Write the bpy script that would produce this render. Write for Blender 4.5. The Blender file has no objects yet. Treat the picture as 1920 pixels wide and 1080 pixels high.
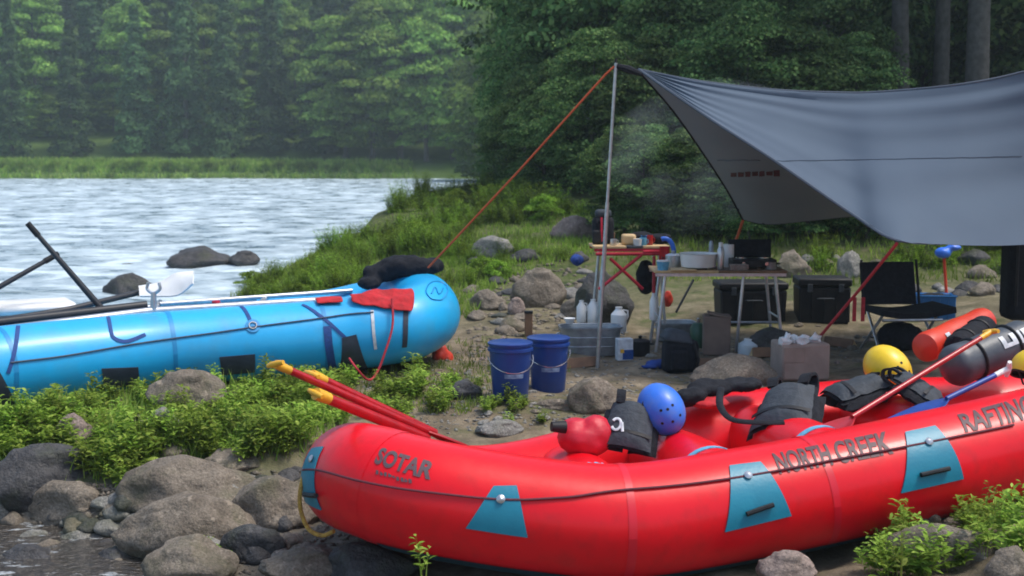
import bpy, bmesh, math, random
import numpy as np
from mathutils import Vector, Matrix, noise as mnoise

random.seed(7); rng = np.random.default_rng(7)
SC = bpy.context.scene
COL = SC.collection
R = math.radians

# ------------------------------------------------------------------ camera, sky, sun, exposure
CAM_H = 1.7; PITCH = math.atan(250/2400); FPX = 2400.0
cam_d = bpy.data.cameras.new('camera'); cam = bpy.data.objects.new('camera', cam_d); COL.objects.link(cam)
cam.location = (0, 0, CAM_H); cam.rotation_euler = (math.pi/2 - PITCH, 0, 0)
cam_d.sensor_width = 36; cam_d.lens = 45; cam_d.clip_start = 0.05; cam_d.clip_end = 3000
SC.camera = cam
cam_d.dof.use_dof = True; cam_d.dof.focus_distance = 7.2; cam_d.dof.aperture_fstop = 4.0
SUN_EL, SUN_AZ = R(64), R(98)      # azimuth clockwise from +Y (away from the camera) towards +X
w = bpy.data.worlds.new('World'); SC.world = w; w.use_nodes = True
nt = w.node_tree; bgn = nt.nodes['Background']
sky = nt.nodes.new('ShaderNodeTexSky'); sky.sky_type = 'NISHITA'; sky.sun_disc = False
sky.sun_elevation = SUN_EL; sky.sun_rotation = SUN_AZ; sky.air_density = 1.0; sky.dust_density = 2.5; sky.ozone_density = 0.5
nt.links.new(sky.outputs[0], bgn.inputs[0]); bgn.inputs[1].default_value = 0.15
sl = bpy.data.lights.new('sun', 'SUN'); so = bpy.data.objects.new('sun', sl); COL.objects.link(so)
sl.energy = 2.0; sl.angle = R(16); sl.color = (1.0, 0.95, 0.87)
sd = Vector((math.sin(SUN_AZ)*math.cos(SUN_EL), math.cos(SUN_AZ)*math.cos(SUN_EL), math.sin(SUN_EL)))
so.rotation_euler = sd.to_track_quat('Z', 'Y').to_euler()
SC.view_settings.view_transform = 'Standard'; SC.view_settings.look = 'None'
SC.view_settings.gamma = 1; SC.view_settings.use_curve_mapping = False
SC.view_settings.exposure = 0.65
SC.render.engine = 'CYCLES'
SC.cycles.use_denoising = True
SC.cycles.max_bounces = 6; SC.cycles.diffuse_bounces = 3; SC.cycles.glossy_bounces = 3
SC.cycles.transmission_bounces = 4; SC.cycles.transparent_max_bounces = 8; SC.cycles.volume_bounces = 0
SC.cycles.volume_step_rate = 4.0; SC.cycles.volume_max_steps = 64
SC.cycles.pixel_filter_type = 'BLACKMAN_HARRIS'; SC.cycles.filter_width = 1.8

cF = np.array([0, math.cos(PITCH), -math.sin(PITCH)]); cU = np.array([0, math.sin(PITCH), math.cos(PITCH)]); cR = np.array([1., 0, 0])
C0 = np.array([0, 0, CAM_H])
def ray(px, py):
    d = cF + cR*((px-960)/FPX) + cU*((540-py)/FPX)
    return d/d[1]
def P(px, py, Y):
    return C0 + ray(px, py)*Y
def proj(p):
    p = np.asarray(p) - C0
    f = p@cF
    return np.stack([960 + FPX*(p@cR)/f, 540 - FPX*(p@cU)/f], -1)

# ------------------------------------------------------------------ terrain height
CP = np.array([
 (0.5,5.8,-.31),(-.7,5.9,-.34),(1.2,6.0,-.24),(2.2,6.4,-.06),(3.3,6.9,.08),(-.8,6.5,-.33),(.4,6.5,-.38),(1.4,6.7,-.26),
 (1.6,5.25,-.14),(1.9,4.9,-.02),(2.5,5.3,.06),(1.2,4.8,-.3),(0,4.5,-.5),(0,5.2,-.42),(-1,5.2,-.46),(-1.6,5.9,-.44),(-2.0,6.3,-.5),
 (-2.4,6.7,-.54),(-3.0,6.5,-.56),(-3.5,6.6,-.56),(-2.9,7.1,-.5),(-1.7,6.8,-.40),(-3.6,7.5,-.36),(-1.1,7.0,-.32),(-3,4.5,-.6),(3,4,.0),(0,3,-.55),(-3,2,-.5),(3,2,0),
 (-3.2,8.1,0.0),(-2.3,8.0,-.04),(-1.4,8.0,-.06),(-.9,8.0,-.12),(-2,7.5,-.24),(-1.2,7.5,-.26),(-4.4,8.6,0),(-2.8,7.7,-.22),
 (-3.2,9,-.03),(-1.5,9.8,-.03),(-.5,10.5,-.02),(-.2,9.2,0),(-2.2,9.3,-.03),
 (.1,7.1,-.43),(1.0,7.2,-.26),(2.0,7.45,-.17),(3,7.8,-.05),(-.4,7.0,-.36),
 (0,8.9,0),(.4,8.0,-.10),(-.4,8.0,-.12),(1.2,8.6,0),(2.3,8.8,.03),(3.6,9.2,.1),(.7,9.3,0),
 (1,11,0),(2.5,11,0),(4,11,.05),(-1,12,.02),(-3,12,-.1),(-4.5,12,-.2),(0,14,.12),(3,14,.22),(0,18,.5),(3,18,.65),(6,12,.3),(-2,17,.2),(-3.6,17,-.05),
 (-2,24,.7),(2,24,1.1),(6,20,1.3),(10,14,1),(8,8,.4),(-1,30,1.3),(6,30,2.2),(12,25,2.4),(-3.5,24,.0),(14,8,.8),(-3.3,32,.2)])
SHY = [-50,0,12,16,18,23,28,45,60,75,112,400]; SHX = [-9,-9,-7.2,-6.4,-6.1,-5.8,-5.2,-3.6,-2.4,-2.8,-3.4,-3.4]
def sst(a, b, t):
    t = np.clip((t-a)/(b-a), 0, 1); return t*t*(3-2*t)
def zg(x, y):
    x = np.asarray(x, float); y = np.asarray(y, float)
    sh = x.shape; xf = x.ravel(); yf = y.ravel()
    d2 = (xf[:, None]-CP[None, :, 0])**2 + (yf[:, None]-CP[None, :, 1])**2 + .03
    wt = d2**-2.2
    zl = (wt*CP[None, :, 2]).sum(1)/wt.sum(1)
    za = 1.2 + np.maximum(yf-26, 0)*0.02 + np.maximum(xf+1, 0)*.16
    dist = np.maximum(np.maximum(yf-24, (np.abs(xf)-9)), 0)
    z = zl + (za-zl)*sst(0, 10, dist)
    z = np.where((yf > 112), z, z)
    # river
    s = xf - np.interp(yf, SHY, SHX)
    s = np.where(yf > 95, np.maximum(s, (yf-112)*.9), s)
    z = np.where((yf > 24) & (yf < 112), np.minimum(z, -.3+.2*np.maximum(s, 0)+np.maximum(36-yf, 0)*.06), z)
    land = sst(-.2, 3.5, s)
    bed = -1.1 + 0*xf
    far = np.where(yf > 112, .2 + 1.2*sst(112, 121, yf) + np.clip(yf-121, 0, 62)*.42, z)
    far = np.where((yf > 60) & (yf <= 112), np.minimum(z, .4+np.maximum(xf+2, 0)*.3), far)
    nearpart = sst(9.5, 12.5, yf) 
    zr = bed*(1-land) + far*land
    z = np.where(yf > 9.5, z*(1-nearpart) + zr*nearpart, z)
    z = z + .018*np.sin(xf*5.1+yf*2.3)*np.sin(yf*4.3-xf*1.7) + .012*np.sin(xf*13.1+1)*np.sin(yf*11.7+xf*3)
    return z.reshape(sh)
def gz(x, y): return float(zg(np.array([x]), np.array([y]))[0])
TS = np.concatenate([np.arange(3.5, 16, .03), np.arange(16, 60, .12), np.arange(60, 170, 1.)])
def gp(px, py):
    r = ray(px, py); p = C0 + TS[:, None]*r
    hit = np.nonzero(p[:, 2] < zg(p[:, 0], p[:, 1]))[0]
    i = hit[0] if len(hit) else len(TS)-1
    return np.array([p[i, 0], p[i, 1], gz(p[i, 0], p[i, 1])])

# ------------------------------------------------------------------ mesh helpers
class MB:
    def __init__(s): s.v = []; s.f = []; s.n = 0
    def add(s, v, f):
        v = [tuple(map(float, q)) for q in v]
        s.v += v; s.f += [tuple(i+s.n for i in q) for q in f]; s.n += len(v); return s
    def box(s, c, size, rot=None, taper=1.0):
        hx, hy, hz = size[0]/2, size[1]/2, size[2]/2
        vs = []
        for z in (-1, 1):
            k = taper if z < 0 else 1
            for x, y in ((-1, -1), (1, -1), (1, 1), (-1, 1)):
                p = Vector((x*hx*k, y*hy*k, z*hz))
                if rot: p = rot@p
                vs.append(p+Vector(c))
        return s.add(vs, [(3, 2, 1, 0), (4, 5, 6, 7), (0, 1, 5, 4), (1, 2, 6, 5), (2, 3, 7, 6), (3, 0, 4, 7)])
    def tube(s, pts, r, n=8, closed=False, cap=True, flat=1.0):
        pts = [Vector(tuple(map(float, p))) for p in pts]; m = len(pts)
        rs = r if hasattr(r, '__len__') else [r]*m
        vs = []; prev = None
        for i, p in enumerate(pts):
            if closed: t = pts[(i+1) % m]-pts[i-1]
            else: t = pts[min(i+1, m-1)]-pts[max(i-1, 0)]
            t = t.normalized() if t.length > 1e-9 else Vector((0, 0, 1))
            if prev is None:
                a = t.cross(Vector((0, 0, 1)))
                if a.length < .1: a = t.cross(Vector((1, 0, 0)))
            else: a = prev - t*prev.dot(t)
            a.normalize(); prev = a; b = t.cross(a)
            for k in range(n):
                an = 2*math.pi*k/n
                vs.append(p + (a*math.cos(an) + b*math.sin(an)*flat)*rs[i])
        fs = []
        for i in range(m if closed else m-1):
            for k in range(n):
                j = (i+1) % m
                fs.append((i*n+k, i*n+(k+1) % n, j*n+(k+1) % n, j*n+k))
        if cap and not closed:
            fs.append(tuple(range(n))[::-1]); fs.append(tuple((m-1)*n+k for k in range(n)))
        return s.add(vs, fs)
    def lathe(s, prof, c=(0, 0, 0), n=24, M=None):
        vs = []; m = len(prof)
        for (r, z) in prof:
            for k in range(n):
                a = 2*math.pi*k/n; p = Vector((r*math.cos(a), r*math.sin(a), z))
                if M: p = M@p
                vs.append(p+Vector(c))
        fs = [(i*n+k, i*n+(k+1) % n, (i+1)*n+(k+1) % n, (i+1)*n+k) for i in range(m-1) for k in range(n)]
        if prof[0][0] > 1e-4: fs.append(tuple(range(n))[::-1])
        if prof[-1][0] > 1e-4: fs.append(tuple((m-1)*n+k for k in range(n)))
        return s.add(vs, fs)
    def grid(s, G):      # G (a,b,3)
        a, b = G.shape[:2]
        return s.add(G.reshape(-1, 3), [(i*b+j, i*b+j+1, (i+1)*b+j+1, (i+1)*b+j) for i in range(a-1) for j in range(b-1)])
    def shift(s, o):
        s.v = [(a-o[0], b-o[1], c-o[2]) for a, b, c in s.v]; return s

def mesh_np(name, V, F, smooth=False):
    me = bpy.data.meshes.new(name)
    V = np.asarray(V, np.float32); F = np.asarray(F, np.int32); k = F.shape[1]
    me.vertices.add(len(V)); me.vertices.foreach_set('co', V.ravel())
    me.loops.add(F.size); me.loops.foreach_set('vertex_index', F.ravel())
    me.polygons.add(len(F)); me.polygons.foreach_set('loop_start', np.arange(0, F.size, k, dtype=np.int32))
    me.polygons.foreach_set('loop_total', np.full(len(F), k, np.int32))
    if smooth: me.polygons.foreach_set('use_smooth', np.ones(len(F), bool))
    me.update(calc_edges=True); return me
def link(name, me, parent=None, m=None, loc=(0, 0, 0)):
    o = bpy.data.objects.new(name, me); COL.objects.link(o); o.location = loc
    if parent: o.parent = parent
    if m: me.materials.clear(); me.materials.append(m)
    return o
def root_of(o):
    while o.parent: o = o.parent
    return o
def obj(name, mb, m, parent=None, world=False, bevel=0, sharp=40, solid=0, sub=0, loc=None):
    if world and parent is not None: mb.shift(root_of(parent).location)
    if loc is not None: mb.shift(loc)
    me = bpy.data.meshes.new(name); me.from_pydata(mb.v, [], mb.f); me.update()
    for p in me.polygons: p.use_smooth = True
    me.set_sharp_from_angle(angle=R(sharp))
    me.materials.append(m)
    o = bpy.data.objects.new(name, me); COL.objects.link(o)
    if parent is not None: o.parent = parent
    if loc is not None: o.location = loc
    if solid:
        md = o.modifiers.new('t', 'SOLIDIFY'); md.thickness = solid; md.offset = 0
        if not sub: me_ = o.modifiers.new('e', 'EDGE_SPLIT'); me_.split_angle = R(50)
    if bevel:
        md = o.modifiers.new('b', 'BEVEL'); md.width = bevel; md.segments = 2; md.limit_method = 'ANGLE'; md.angle_limit = R(35)
    if sub:
        md = o.modifiers.new('s', 'SUBSURF'); md.levels = sub; md.render_levels = sub
    return o
def tag(o, label, cat, group=None, kind=None):
    if label: o['label'] = label
    if cat: o['category'] = cat
    if group: o['group'] = group
    if kind: o['kind'] = kind
    return o
def thing(name, label, cat, loc=(0, 0, 0), rz=0, group=None):
    o = bpy.data.objects.new(name, None); COL.objects.link(o); o.empty_display_size = .1
    o.location = tuple(map(float, loc)); o.rotation_euler = (0, 0, rz)
    return tag(o, label, cat, group)
def dup(root, loc, rz=0, scale=None, label=None, group=None, rot=None):
    r = root.copy(); COL.objects.link(r); r.location = tuple(map(float, loc)); r.rotation_euler = rot if rot else (0, 0, rz)
    if scale is not None: r.scale = scale if hasattr(scale, '__len__') else (scale,)*3
    if label: r['label'] = label
    if group: r['group'] = group
    for ch in root.children:
        c = ch.copy(); COL.objects.link(c); c.parent = r
        for g in ch.children:
            d = g.copy(); COL.objects.link(d); d.parent = c
    return r
def catmull(pts, n, closed=False):
    pts = [np.asarray(p, float) for p in pts]; m = len(pts); out = []
    segs = m if closed else m-1
    for i in range(segs):
        g = (lambda k: pts[k % m]) if closed else (lambda k: pts[min(max(k, 0), m-1)])
        p0, p1, p2, p3 = g(i-1), g(i), g(i+1), g(i+2)
        for k in range(n):
            t = k/n
            out.append(.5*((2*p1)+(p2-p0)*t+(2*p0-5*p1+4*p2-p3)*t*t+(3*p1-p0-3*p2+p3)*t**3))
    if not closed: out.append(pts[-1])
    return np.array(out)

# ------------------------------------------------------------------ materials
def pm(name, c, c2=None, scale=6, rough=.6, metal=0, coat=0, bump=0, bscale=40, spec=.5, detail=4, sheen=0, lo=.35, hi=.65, rvar=0, dirt=None, dscale=3, damt=.5):
    m = bpy.data.materials.new(name); m.use_nodes = True; t = m.node_tree; N = t.nodes; L = t.links
    b = N['Principled BSDF']; b.inputs['Roughness'].default_value = rough; b.inputs['Metallic'].default_value = metal
    b.inputs['Coat Weight'].default_value = coat; b.inputs['Coat Roughness'].default_value = .16
    b.inputs['Specular IOR Level'].default_value = spec; b.inputs['Sheen Weight'].default_value = sheen
    tc = N.new('ShaderNodeTexCoord')
    def nz(sc, det=4):
        n = N.new('ShaderNodeTexNoise'); n.inputs['Scale'].default_value = sc; n.inputs['Detail'].default_value = det
        L.new(tc.outputs['Object'], n.inputs['Vector']); return n
    if c2 is None: c2 = tuple(x*.8 for x in c)
    n1 = nz(scale, detail); cr = N.new('ShaderNodeValToRGB'); L.new(n1.outputs['Fac'], cr.inputs[0])
    cr.color_ramp.elements[0].position = lo; cr.color_ramp.elements[1].position = hi
    cr.color_ramp.elements[0].color = (*c, 1); cr.color_ramp.elements[1].color = (*c2, 1)
    out = cr.outputs[0]
    if dirt is not None:
        n3 = nz(dscale, 6); r3 = N.new('ShaderNodeValToRGB'); L.new(n3.outputs['Fac'], r3.inputs[0])
        r3.color_ramp.elements[0].position = .48; r3.color_ramp.elements[1].position = .72
        r3.color_ramp.elements[1].color = (damt, damt, damt, 1)
        mx = N.new('ShaderNodeMix'); mx.data_type = 'RGBA'; L.new(r3.outputs[0], mx.inputs['Factor'])
        L.new(out, mx.inputs['A']); mx.inputs['B'].default_value = (*dirt, 1); out = mx.outputs['Result']
    L.new(out, b.inputs['Base Color'])
    if rvar:
        mr = N.new('ShaderNodeMapRange'); L.new(n1.outputs['Fac'], mr.inputs[0])
        mr.inputs[3].default_value = rough-rvar; mr.inputs[4].default_value = rough+rvar; L.new(mr.outputs[0], b.inputs['Roughness'])
    if bump:
        n2 = nz(bscale, 5); bp = N.new('ShaderNodeBump'); bp.inputs['Strength'].default_value = bump; bp.inputs['Distance'].default_value = .01
        L.new(n2.outputs['Fac'], bp.inputs['Height']); L.new(bp.outputs[0], b.inputs['Normal'])
    return m
def leafmat(name, cols, trans=.3, big=.6):
    m = bpy.data.materials.new(name); m.use_nodes = True; t = m.node_tree; N = t.nodes; L = t.links
    N.remove(N['Principled BSDF']); out = N['Material Output']
    g = N.new('ShaderNodeNewGeometry'); cr = N.new('ShaderNodeValToRGB')
    oi = N.new('ShaderNodeObjectInfo')
    L.new(g.outputs['Random Per Island'], cr.inputs[0])
    e = cr.color_ramp.elements
    for i, c in enumerate(cols):
        q = e[i] if i < 2 else e.new(.5)
        q.position = i/(len(cols)-1)
        q.color = (*c, 1)
    # clump-scale variation
    tc = N.new('ShaderNodeTexCoord'); n = N.new('ShaderNodeTexNoise'); n.inputs['Scale'].default_value = big; n.inputs['Detail'].default_value = 3
    L.new(tc.outputs['Object'], n.inputs['Vector'])
    hs = N.new('ShaderNodeHueSaturation'); L.new(cr.outputs[0], hs.inputs['Color'])
    mr = N.new('ShaderNodeMapRange'); L.new(n.outputs['Fac'], mr.inputs[0]); mr.inputs[1].default_value = .3; mr.inputs[2].default_value = .7
    mr.inputs[3].default_value = .5; mr.inputs[4].default_value = 1.45
    m2 = N.new('ShaderNodeMapRange'); L.new(oi.outputs['Random'], m2.inputs[0]); m2.inputs[3].default_value = .58; m2.inputs[4].default_value = 1.42
    mu = N.new('ShaderNodeMath'); mu.operation = 'MULTIPLY'; L.new(mr.outputs[0], mu.inputs[0]); L.new(m2.outputs[0], mu.inputs[1])
    L.new(mu.outputs[0], hs.inputs['Value'])
    m3 = N.new('ShaderNodeMapRange'); L.new(oi.outputs['Random'], m3.inputs[0]); m3.inputs[3].default_value = .49; m3.inputs[4].default_value = .515
    L.new(m3.outputs[0], hs.inputs['Hue'])
    d = N.new('ShaderNodeBsdfPrincipled'); d.inputs['Roughness'].default_value = .6; d.inputs['Specular IOR Level'].default_value = .1
    tr = N.new('ShaderNodeBsdfTranslucent')
    L.new(hs.outputs[0], d.inputs['Base Color']); L.new(hs.outputs[0], tr.inputs['Color'])
    mx = N.new('ShaderNodeMixShader'); mx.inputs[0].default_value = trans
    L.new(d.outputs[0], mx.inputs[1]); L.new(tr.outputs[0], mx.inputs[2]); L.new(mx.outputs[0], out.inputs['Surface'])
    return m
M = {}
M['red'] = pm('red_pvc', (.74, .0008, .010), (.68, .0008, .008), 3, rough=.38, coat=.22, spec=.25, bump=.10, bscale=16, dirt=(.42, .012, .014), dscale=13, damt=.35)
M['redtape'] = pm('red_seam_tape', (.70, .004, .022), None, 3, rough=.36)
M['redin'] = pm('red_floor', (.58, .006, .018), None, 3, rough=.45, bump=.1, bscale=20)
M['blue'] = pm('blue_pvc', (.008, .40, .78), (.007, .35, .70), 3, rough=.42, coat=.2, bump=.10, bscale=16, dirt=(.08, .2, .28), dscale=4, damt=.35)
M['bluetape'] = pm('blue_seam_tape', (.006, .26, .58), None, 3, rough=.45)
M['teal'] = pm('teal_patch', (.004, .20, .30), (.004, .17, .26), 8, rough=.42, bump=.1, bscale=60)
M['tealdark'] = pm('dark_teal_chafe', (.006, .045, .075), None, 8, rough=.5, bump=.1)
M['darkpatch'] = pm('dark_chafe', (.02, .03, .05), (.03, .045, .07), 10, rough=.6, bump=.2)
M['black'] = pm('black_plastic', (.007, .008, .011), (.012, .013, .016), 12, rough=.55, bump=.15, spec=.3, dirt=(.04, .035, .03), dscale=6, damt=.3)
M['blackfab'] = pm('black_fabric', (.006, .007, .011), (.012, .014, .02), 30, rough=.85, bump=.5, bscale=60, spec=.25)
M['greyfab'] = pm('grey_fabric', (.03, .038, .048), (.045, .055, .068), 20, rough=.7, bump=.5, bscale=40, spec=.3)
M['drygrey'] = pm('grey_drybag_vinyl', (.04, .052, .066), (.06, .072, .09), 9, rough=.45, bump=.4, bscale=14)
M['white'] = pm('white_plastic', (.78, .79, .78), (.68, .69, .68), 8, rough=.4, dirt=(.45, .42, .36), dscale=5, damt=.35)
M['print'] = pm('white_print', (.62, .66, .7), (.4, .44, .48), 20, rough=.5)
M['ink'] = pm('dark_ink', (.09, .03, .04), (.05, .025, .035), 60, rough=.55)
M['ink2'] = pm('grey_ink', (.07, .07, .08), (.12, .04, .05), 60, rough=.55)
M['darkred'] = pm('dark_red_print', (.10, .006, .02), (.03, .004, .01), 20, rough=.6)
M['alu'] = pm('aluminium', (.55, .57, .6), (.42, .44, .47), 20, rough=.38, metal=.85, bump=.05)
M['galv'] = pm('galvanised_tin', (.36, .40, .44), (.25, .28, .32), 14, rough=.42, metal=.7, bump=.2, bscale=25, dirt=(.2, .18, .15), damt=.4)
M['steel'] = pm('stainless_steel', (.6, .6, .6), (.5, .5, .5), 10, rough=.22, metal=.95)
M['bucket'] = pm('navy_bucket_plastic', (.006, .035, .19), (.008, .045, .23), 7, rough=.38, dirt=(.08, .09, .12), dscale=5, damt=.25)
M['bucklabel'] = pm('pale_label', (.25, .33, .5), (.1, .15, .3), 30, rough=.5)
M['yellow'] = pm('yellow_shell', (.80, .56, .01), (.72, .48, .01), 8, rough=.42, coat=.1, dirt=(.35, .22, .04), dscale=9, damt=.4)
M['helmblue'] = pm('blue_shell', (.02, .13, .62), (.03, .17, .68), 5, rough=.45, coat=.1, dirt=(.15, .2, .4), dscale=14, damt=.4)
M['orange'] = pm('orange_vinyl', (.62, .045, .015), (.5, .03, .012), 8, rough=.45, bump=.4, bscale=12)
M['redbag'] = pm('red_bag_vinyl', (.55, .008, .03), (.45, .006, .022), 9, rough=.5, bump=.5, bscale=12)
M['redcloth'] = pm('red_cloth', (.5, .012, .02), (.35, .01, .015), 16, rough=.85, bump=.6, bscale=40)
M['redpaint'] = pm('red_paddle_paint', (.42, .006, .012), (.32, .005, .01), 16, rough=.35, coat=.2)
M['redframe'] = pm('red_folding_frame', (.42, .008, .03), None, 16, rough=.4)
M['ygrip'] = pm('yellow_grip', (.75, .42, .03), None, 16, rough=.4)
M['bluepaint'] = pm('blue_shaft', (.01, .06, .3), None, 16, rough=.4)
M['oarblk'] = pm('black_carbon_shaft', (.012, .014, .018), (.02, .022, .028), 16, rough=.45)
M['ropeo'] = pm('orange_rope', (.55, .11, .03), (.42, .07, .03), 60, rough=.85, bump=.6, bscale=120)
M['roper'] = pm('red_rope', (.5, .03, .05), (.36, .02, .03), 60, rough=.85, bump=.6, bscale=120)
M['ropey'] = pm('yellow_rope', (.52, .33, .06), (.3, .17, .04), 60, rough=.85, bump=.6, bscale=120)
M['ropeg'] = pm('dull_maroon_cord', (.13, .02, .035), (.09, .02, .03), 60, rough=.8)
M['ropeb'] = pm('grey_blue_cord', (.06, .09, .14), None, 60, rough=.8)
M['strapb'] = pm('blue_webbing', (.01, .06, .25), (.008, .045, .18), 40, rough=.75, bump=.3, bscale=120)
M['strapl'] = pm('light_blue_webbing', (.12, .38, .58), None, 40, rough=.75)
M['strapr'] = pm('red_webbing', (.55, .01, .04), None, 40, rough=.75)
M['tarp'] = pm('grey_blue_ripstop', (.085, .115, .155), (.078, .106, .146), 2, rough=.85, spec=.2, bump=.12, bscale=6)
M['tarp2'] = pm('ripstop_underside_glow', (.22, .27, .32), (.20, .25, .30), 2, rough=.7, bump=.12, bscale=6)  # underside of the same tarp; light coming through is painted as paler colour
M['tarpseam'] = pm('tarp_seam', (.065, .09, .125), None, 2, rough=.7)
M['tan'] = pm('pinkish_tan_card', (.36, .27, .22), (.28, .21, .17), 7, rough=.85, bump=.4, bscale=12)
M['carton'] = pm('brown_card', (.20, .14, .11), (.15, .105, .085), 7, rough=.85, bump=.4, bscale=12)
M['wood'] = pm('pale_wood', (.60, .43, .22), (.50, .34, .17), 8, rough=.6, bump=.2)
M['woodb'] = pm('brown_wood', (.2, .11, .06), (.13, .07, .04), 10, rough=.7, bump=.3)
M['bluecrate'] = pm('blue_crate_plastic', (.01, .13, .36), (.01, .11, .3), 10, rough=.4)
M['bluecloth'] = pm('royal_blue_cloth', (.01, .05, .25), (.008, .035, .18), 14, rough=.85, bump=.5)
M['clear'] = pm('frosted_jug_plastic', (.55, .62, .66), (.45, .52, .56), 10, rough=.25)
M['bark'] = pm('grey_bark', (.05, .045, .04), (.09, .085, .078), 9, rough=.9, bump=.8, bscale=14)
M['stem'] = pm('green_stem', (.09, .11, .035), None, 9, rough=.8)

def rockmat(name, c, c2, moss=(.05, .065, .02), mamt=.4, rough=.88):
    m = bpy.data.materials.new(name); m.use_nodes = True; t = m.node_tree; N = t.nodes; L = t.links
    b = N['Principled BSDF']; b.inputs['Roughness'].default_value = rough; b.inputs['Specular IOR Level'].default_value = .3
    g = N.new('ShaderNodeNewGeometry')
    def nz(sc, det, ro=.6):
        n = N.new('ShaderNodeTexNoise'); n.inputs['Scale'].default_value = sc; n.inputs['Detail'].default_value = det; n.inputs['Roughness'].default_value = ro
        L.new(g.outputs['Position'], n.inputs['Vector']); return n.outputs['Fac']
    def ramp(src, st):
        r_ = N.new('ShaderNodeValToRGB'); L.new(src, r_.inputs[0]); e = r_.color_ramp.elements
        for i, (p, q) in enumerate(st):
            k = e[i] if i < 2 else e.new(p)
            k.position = p; k.color = (*q, 1)
        return r_.outputs[0]
    def mix(f, a, q, mode='MIX'):
        x = N.new('ShaderNodeMix'); x.data_type = 'RGBA'; x.blend_type = mode
        if isinstance(f, float): x.inputs['Factor'].default_value = f
        else: L.new(f, x.inputs['Factor'])
        for s_, v in (('A', a), ('B', q)):
            if isinstance(v, tuple): x.inputs[s_].default_value = (*v, 1)
            else: L.new(v, x.inputs[s_])
        return x.outputs['Result']
    base = ramp(nz(5, 9, .7), [(.33, c), (.66, c2)])
    base = mix(1.0, base, ramp(nz(70, 4, .7), [(.3, (.55, .55, .55)), (.7, (1.35, 1.35, 1.35))]), 'MULTIPLY')
    spots = ramp(nz(16, 6), [(.60, (0, 0, 0)), (.66, (.6, .6, .6))]); base = mix(spots, base, tuple(x*1.5 for x in c2))
    base = mix(ramp(nz(3.3, 7), [(.52, (0, 0, 0)), (.66, (mamt,)*3)]), base, moss)
    L.new(base, b.inputs['Base Color'])
    b1 = N.new('ShaderNodeBump'); b1.inputs['Strength'].default_value = 1; b1.inputs['Distance'].default_value = .05; L.new(nz(9, 10, .62), b1.inputs['Height'])
    b2 = N.new('ShaderNodeBump'); b2.inputs['Strength'].default_value = .6; b2.inputs['Distance'].default_value = .008; L.new(nz(60, 4), b2.inputs['Height'])
    L.new(b1.outputs[0], b2.inputs['Normal']); L.new(b2.outputs[0], b.inputs['Normal']); return m
M['rock'] = rockmat('grey_rock', (.125, .105, .082), (.235, .20, .158))
M['rockd'] = rockmat('dark_wet_rock', (.035, .034, .036), (.08, .078, .078), rough=.55)
M['rockp'] = rockmat('pinkish_rock', (.20, .15, .13), (.30, .24, .21), moss=(.2, .16, .12))
M['rockl'] = rockmat('pale_rock', (.15, .145, .135), (.27, .26, .235))

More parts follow.
